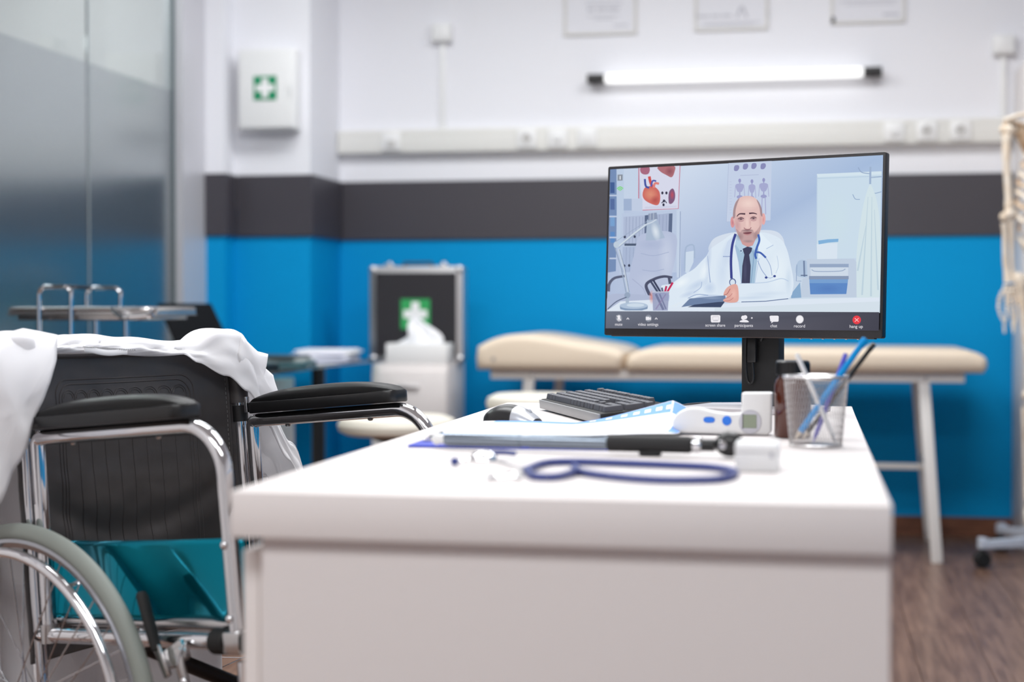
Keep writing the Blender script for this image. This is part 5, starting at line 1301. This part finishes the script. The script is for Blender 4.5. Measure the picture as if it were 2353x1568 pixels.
# spine, ribs, pelvis, legs, skull
for k in range(24):
    z = 1.66 - .0265 * k - .0004 * k * k; yy = SY + .03 + .022 * math.sin((1.66 - z) * 7.5); r_ = .013 + .0007 * k
    MB().lathe([(0, -.011), (r_, -.011), (r_ * .86, 0), (r_, .011), (0, .011)], (SX, yy, z), (0, 0, 1), 16).box((SX, yy + .03, z - .004), (.008, .036, .012), .003).box((SX, yy + .014, z), (.062, .01, .01), .003).build('vertebra', m_bone, sk)
for s in (-1, 1):
    for k in range(11):
        z = 1.575 - .0275 * k; rx = [.075, .098, .116, .128, .136, .142, .145, .146, .144, .136, .122][k]; ry = [.06, .075, .085, .092, .097, .1, .1, .1, .097, .09, .08][k]
        drop = .035 + .008 * k; pts = []; amax = 165 if k < 7 else 165 - 22 * (k - 6)
        for q in range(13):
            a = R(8 + (amax - 8) * q / 12)
            pts.append((SX + s * rx * math.sin(a), SY - .01 + ry * math.cos(a) * .95 + .02, z + .01 * math.cos(a) - drop * (q / 12) + (.03 * max(0, q / 12 - .75) * 4 * .6 if 2 < k < 7 else 0)))
        MB().tube(spline(pts, 3), .0058, 8, flat=(1.25, .6)).build('rib', m_bone if k % 2 == 0 else m_joint, sk, smooth=80)
MB().prism(rounded([(SX - .022, 1.60), (SX + .022, 1.60), (SX + .014, 1.54), (SX + .018, 1.44), (SX, 1.40), (SX - .018, 1.44), (SX - .014, 1.54)], .006), .01, Matrix.Translation((0, SY - .095, 0)) @ YZ, .002, 1).build('sternum', m_bone, sk)
for s in (-1, 1):
    def ilium(a, b):
        an = R(-70 + 150 * a); rr = .052 + .022 * b
        return V((SX + s * (.055 + .088 * (b ** .7) * (1 - .25 * abs(a - .5) * 2)), SY + .03 - .07 * (a - .35) * (1 - .2 * b), 1.075 + .125 * b ** .8 * (1 - .9 * (a - .48) ** 2)))
    MB().grid(ilium, 18, 12).build('ilium', m_bone, sk, solid=.012, smooth=80)
    MB().tube([(SX + s * (.07 + .024 * math.cos(2 * math.pi * k / 20)), SY - .005, 1.03 + .03 * math.sin(2 * math.pi * k / 20)) for k in range(20)], .010, 10, closed=True).build('ischium', m_bone, sk)
    fm_ = MB().tube(spline([(SX + s * .128, SY, 1.055), (SX + s * .122, SY, .95), (SX + s * .105, SY, .78), (SX + s * .085, SY, .64)], 6), [.02] * 3 + [.014] * 12 + [.02] * 2 + [.027] * 2, 14)
    fm_.ell((SX + s * .088, SY, 1.06), (.022, .022, .022)).tube([(SX + s * .09, SY, 1.058), (SX + s * .125, SY, 1.045)], .013, 10).ell((SX + s * .137, SY, 1.05), (.016, .018, .024)).ell((SX + s * .065, SY, .63), (.02, .026, .02)).ell((SX + s * .105, SY, .63), (.02, .026, .02))
    fm_.build('femur', m_bone, sk, smooth=70)
    bone('tibia', [(SX + s * .085, SY, .60), (SX + s * .085, SY, .52), (SX + s * .083, SY, .38), (SX + s * .08, SY, .26)], [.03, .017, .012, .011, .018])
    bone('fibula', [(SX + s * .115, SY + .01, .585), (SX + s * .112, SY + .012, .42), (SX + s * .103, SY + .006, .25)], [.010, .006, .0055, .010])
    ft = MB().ell((SX + s * .085, SY + .02, .225), (.024, .045, .026))
    for k in range(5): ft.tube([(SX + s * (.068 + .010 * k), SY - .01, .215), (SX + s * (.060 + .014 * k), SY - .09, .195), (SX + s * (.056 + .016 * k), SY - .14 + .006 * k, .186)], [.009, .006, .006], 8)
    ft.build('foot', m_bone, sk, smooth=70)
MB().prism([(SX - .04, 1.14), (SX + .04, 1.14), (SX + .012, 1.02), (SX - .012, 1.02)], .03, Matrix.Translation((0, SY + .06, 0)) @ YZ, .006, 2).build('sacrum', m_bone, sk)
skl = MB().ell((SX, SY + .02, 1.79), (.072, .09, .075), 28, 20).ell((SX, SY - .04, 1.735), (.052, .045, .05), 22, 16).build('skull', m_bone, sk, smooth=80)
MB().ell((SX - .03, SY - .078, 1.748), (.017, .012, .016)).ell((SX + .03, SY - .078, 1.748), (.017, .012, .016)).ell((SX, SY - .083, 1.722), (.009, .008, .012)).build('eye_sockets', m_black_mat, skl)
MB().tube(spline([(SX - .05, SY - .0, 1.72), (SX - .045, SY - .02, 1.675), (SX - .02, SY - .075, 1.66), (SX + .02, SY - .075, 1.66), (SX + .045, SY - .02, 1.675), (SX + .05, SY, 1.72)], 5), .009, 10).build('jaw', m_bone, skl)
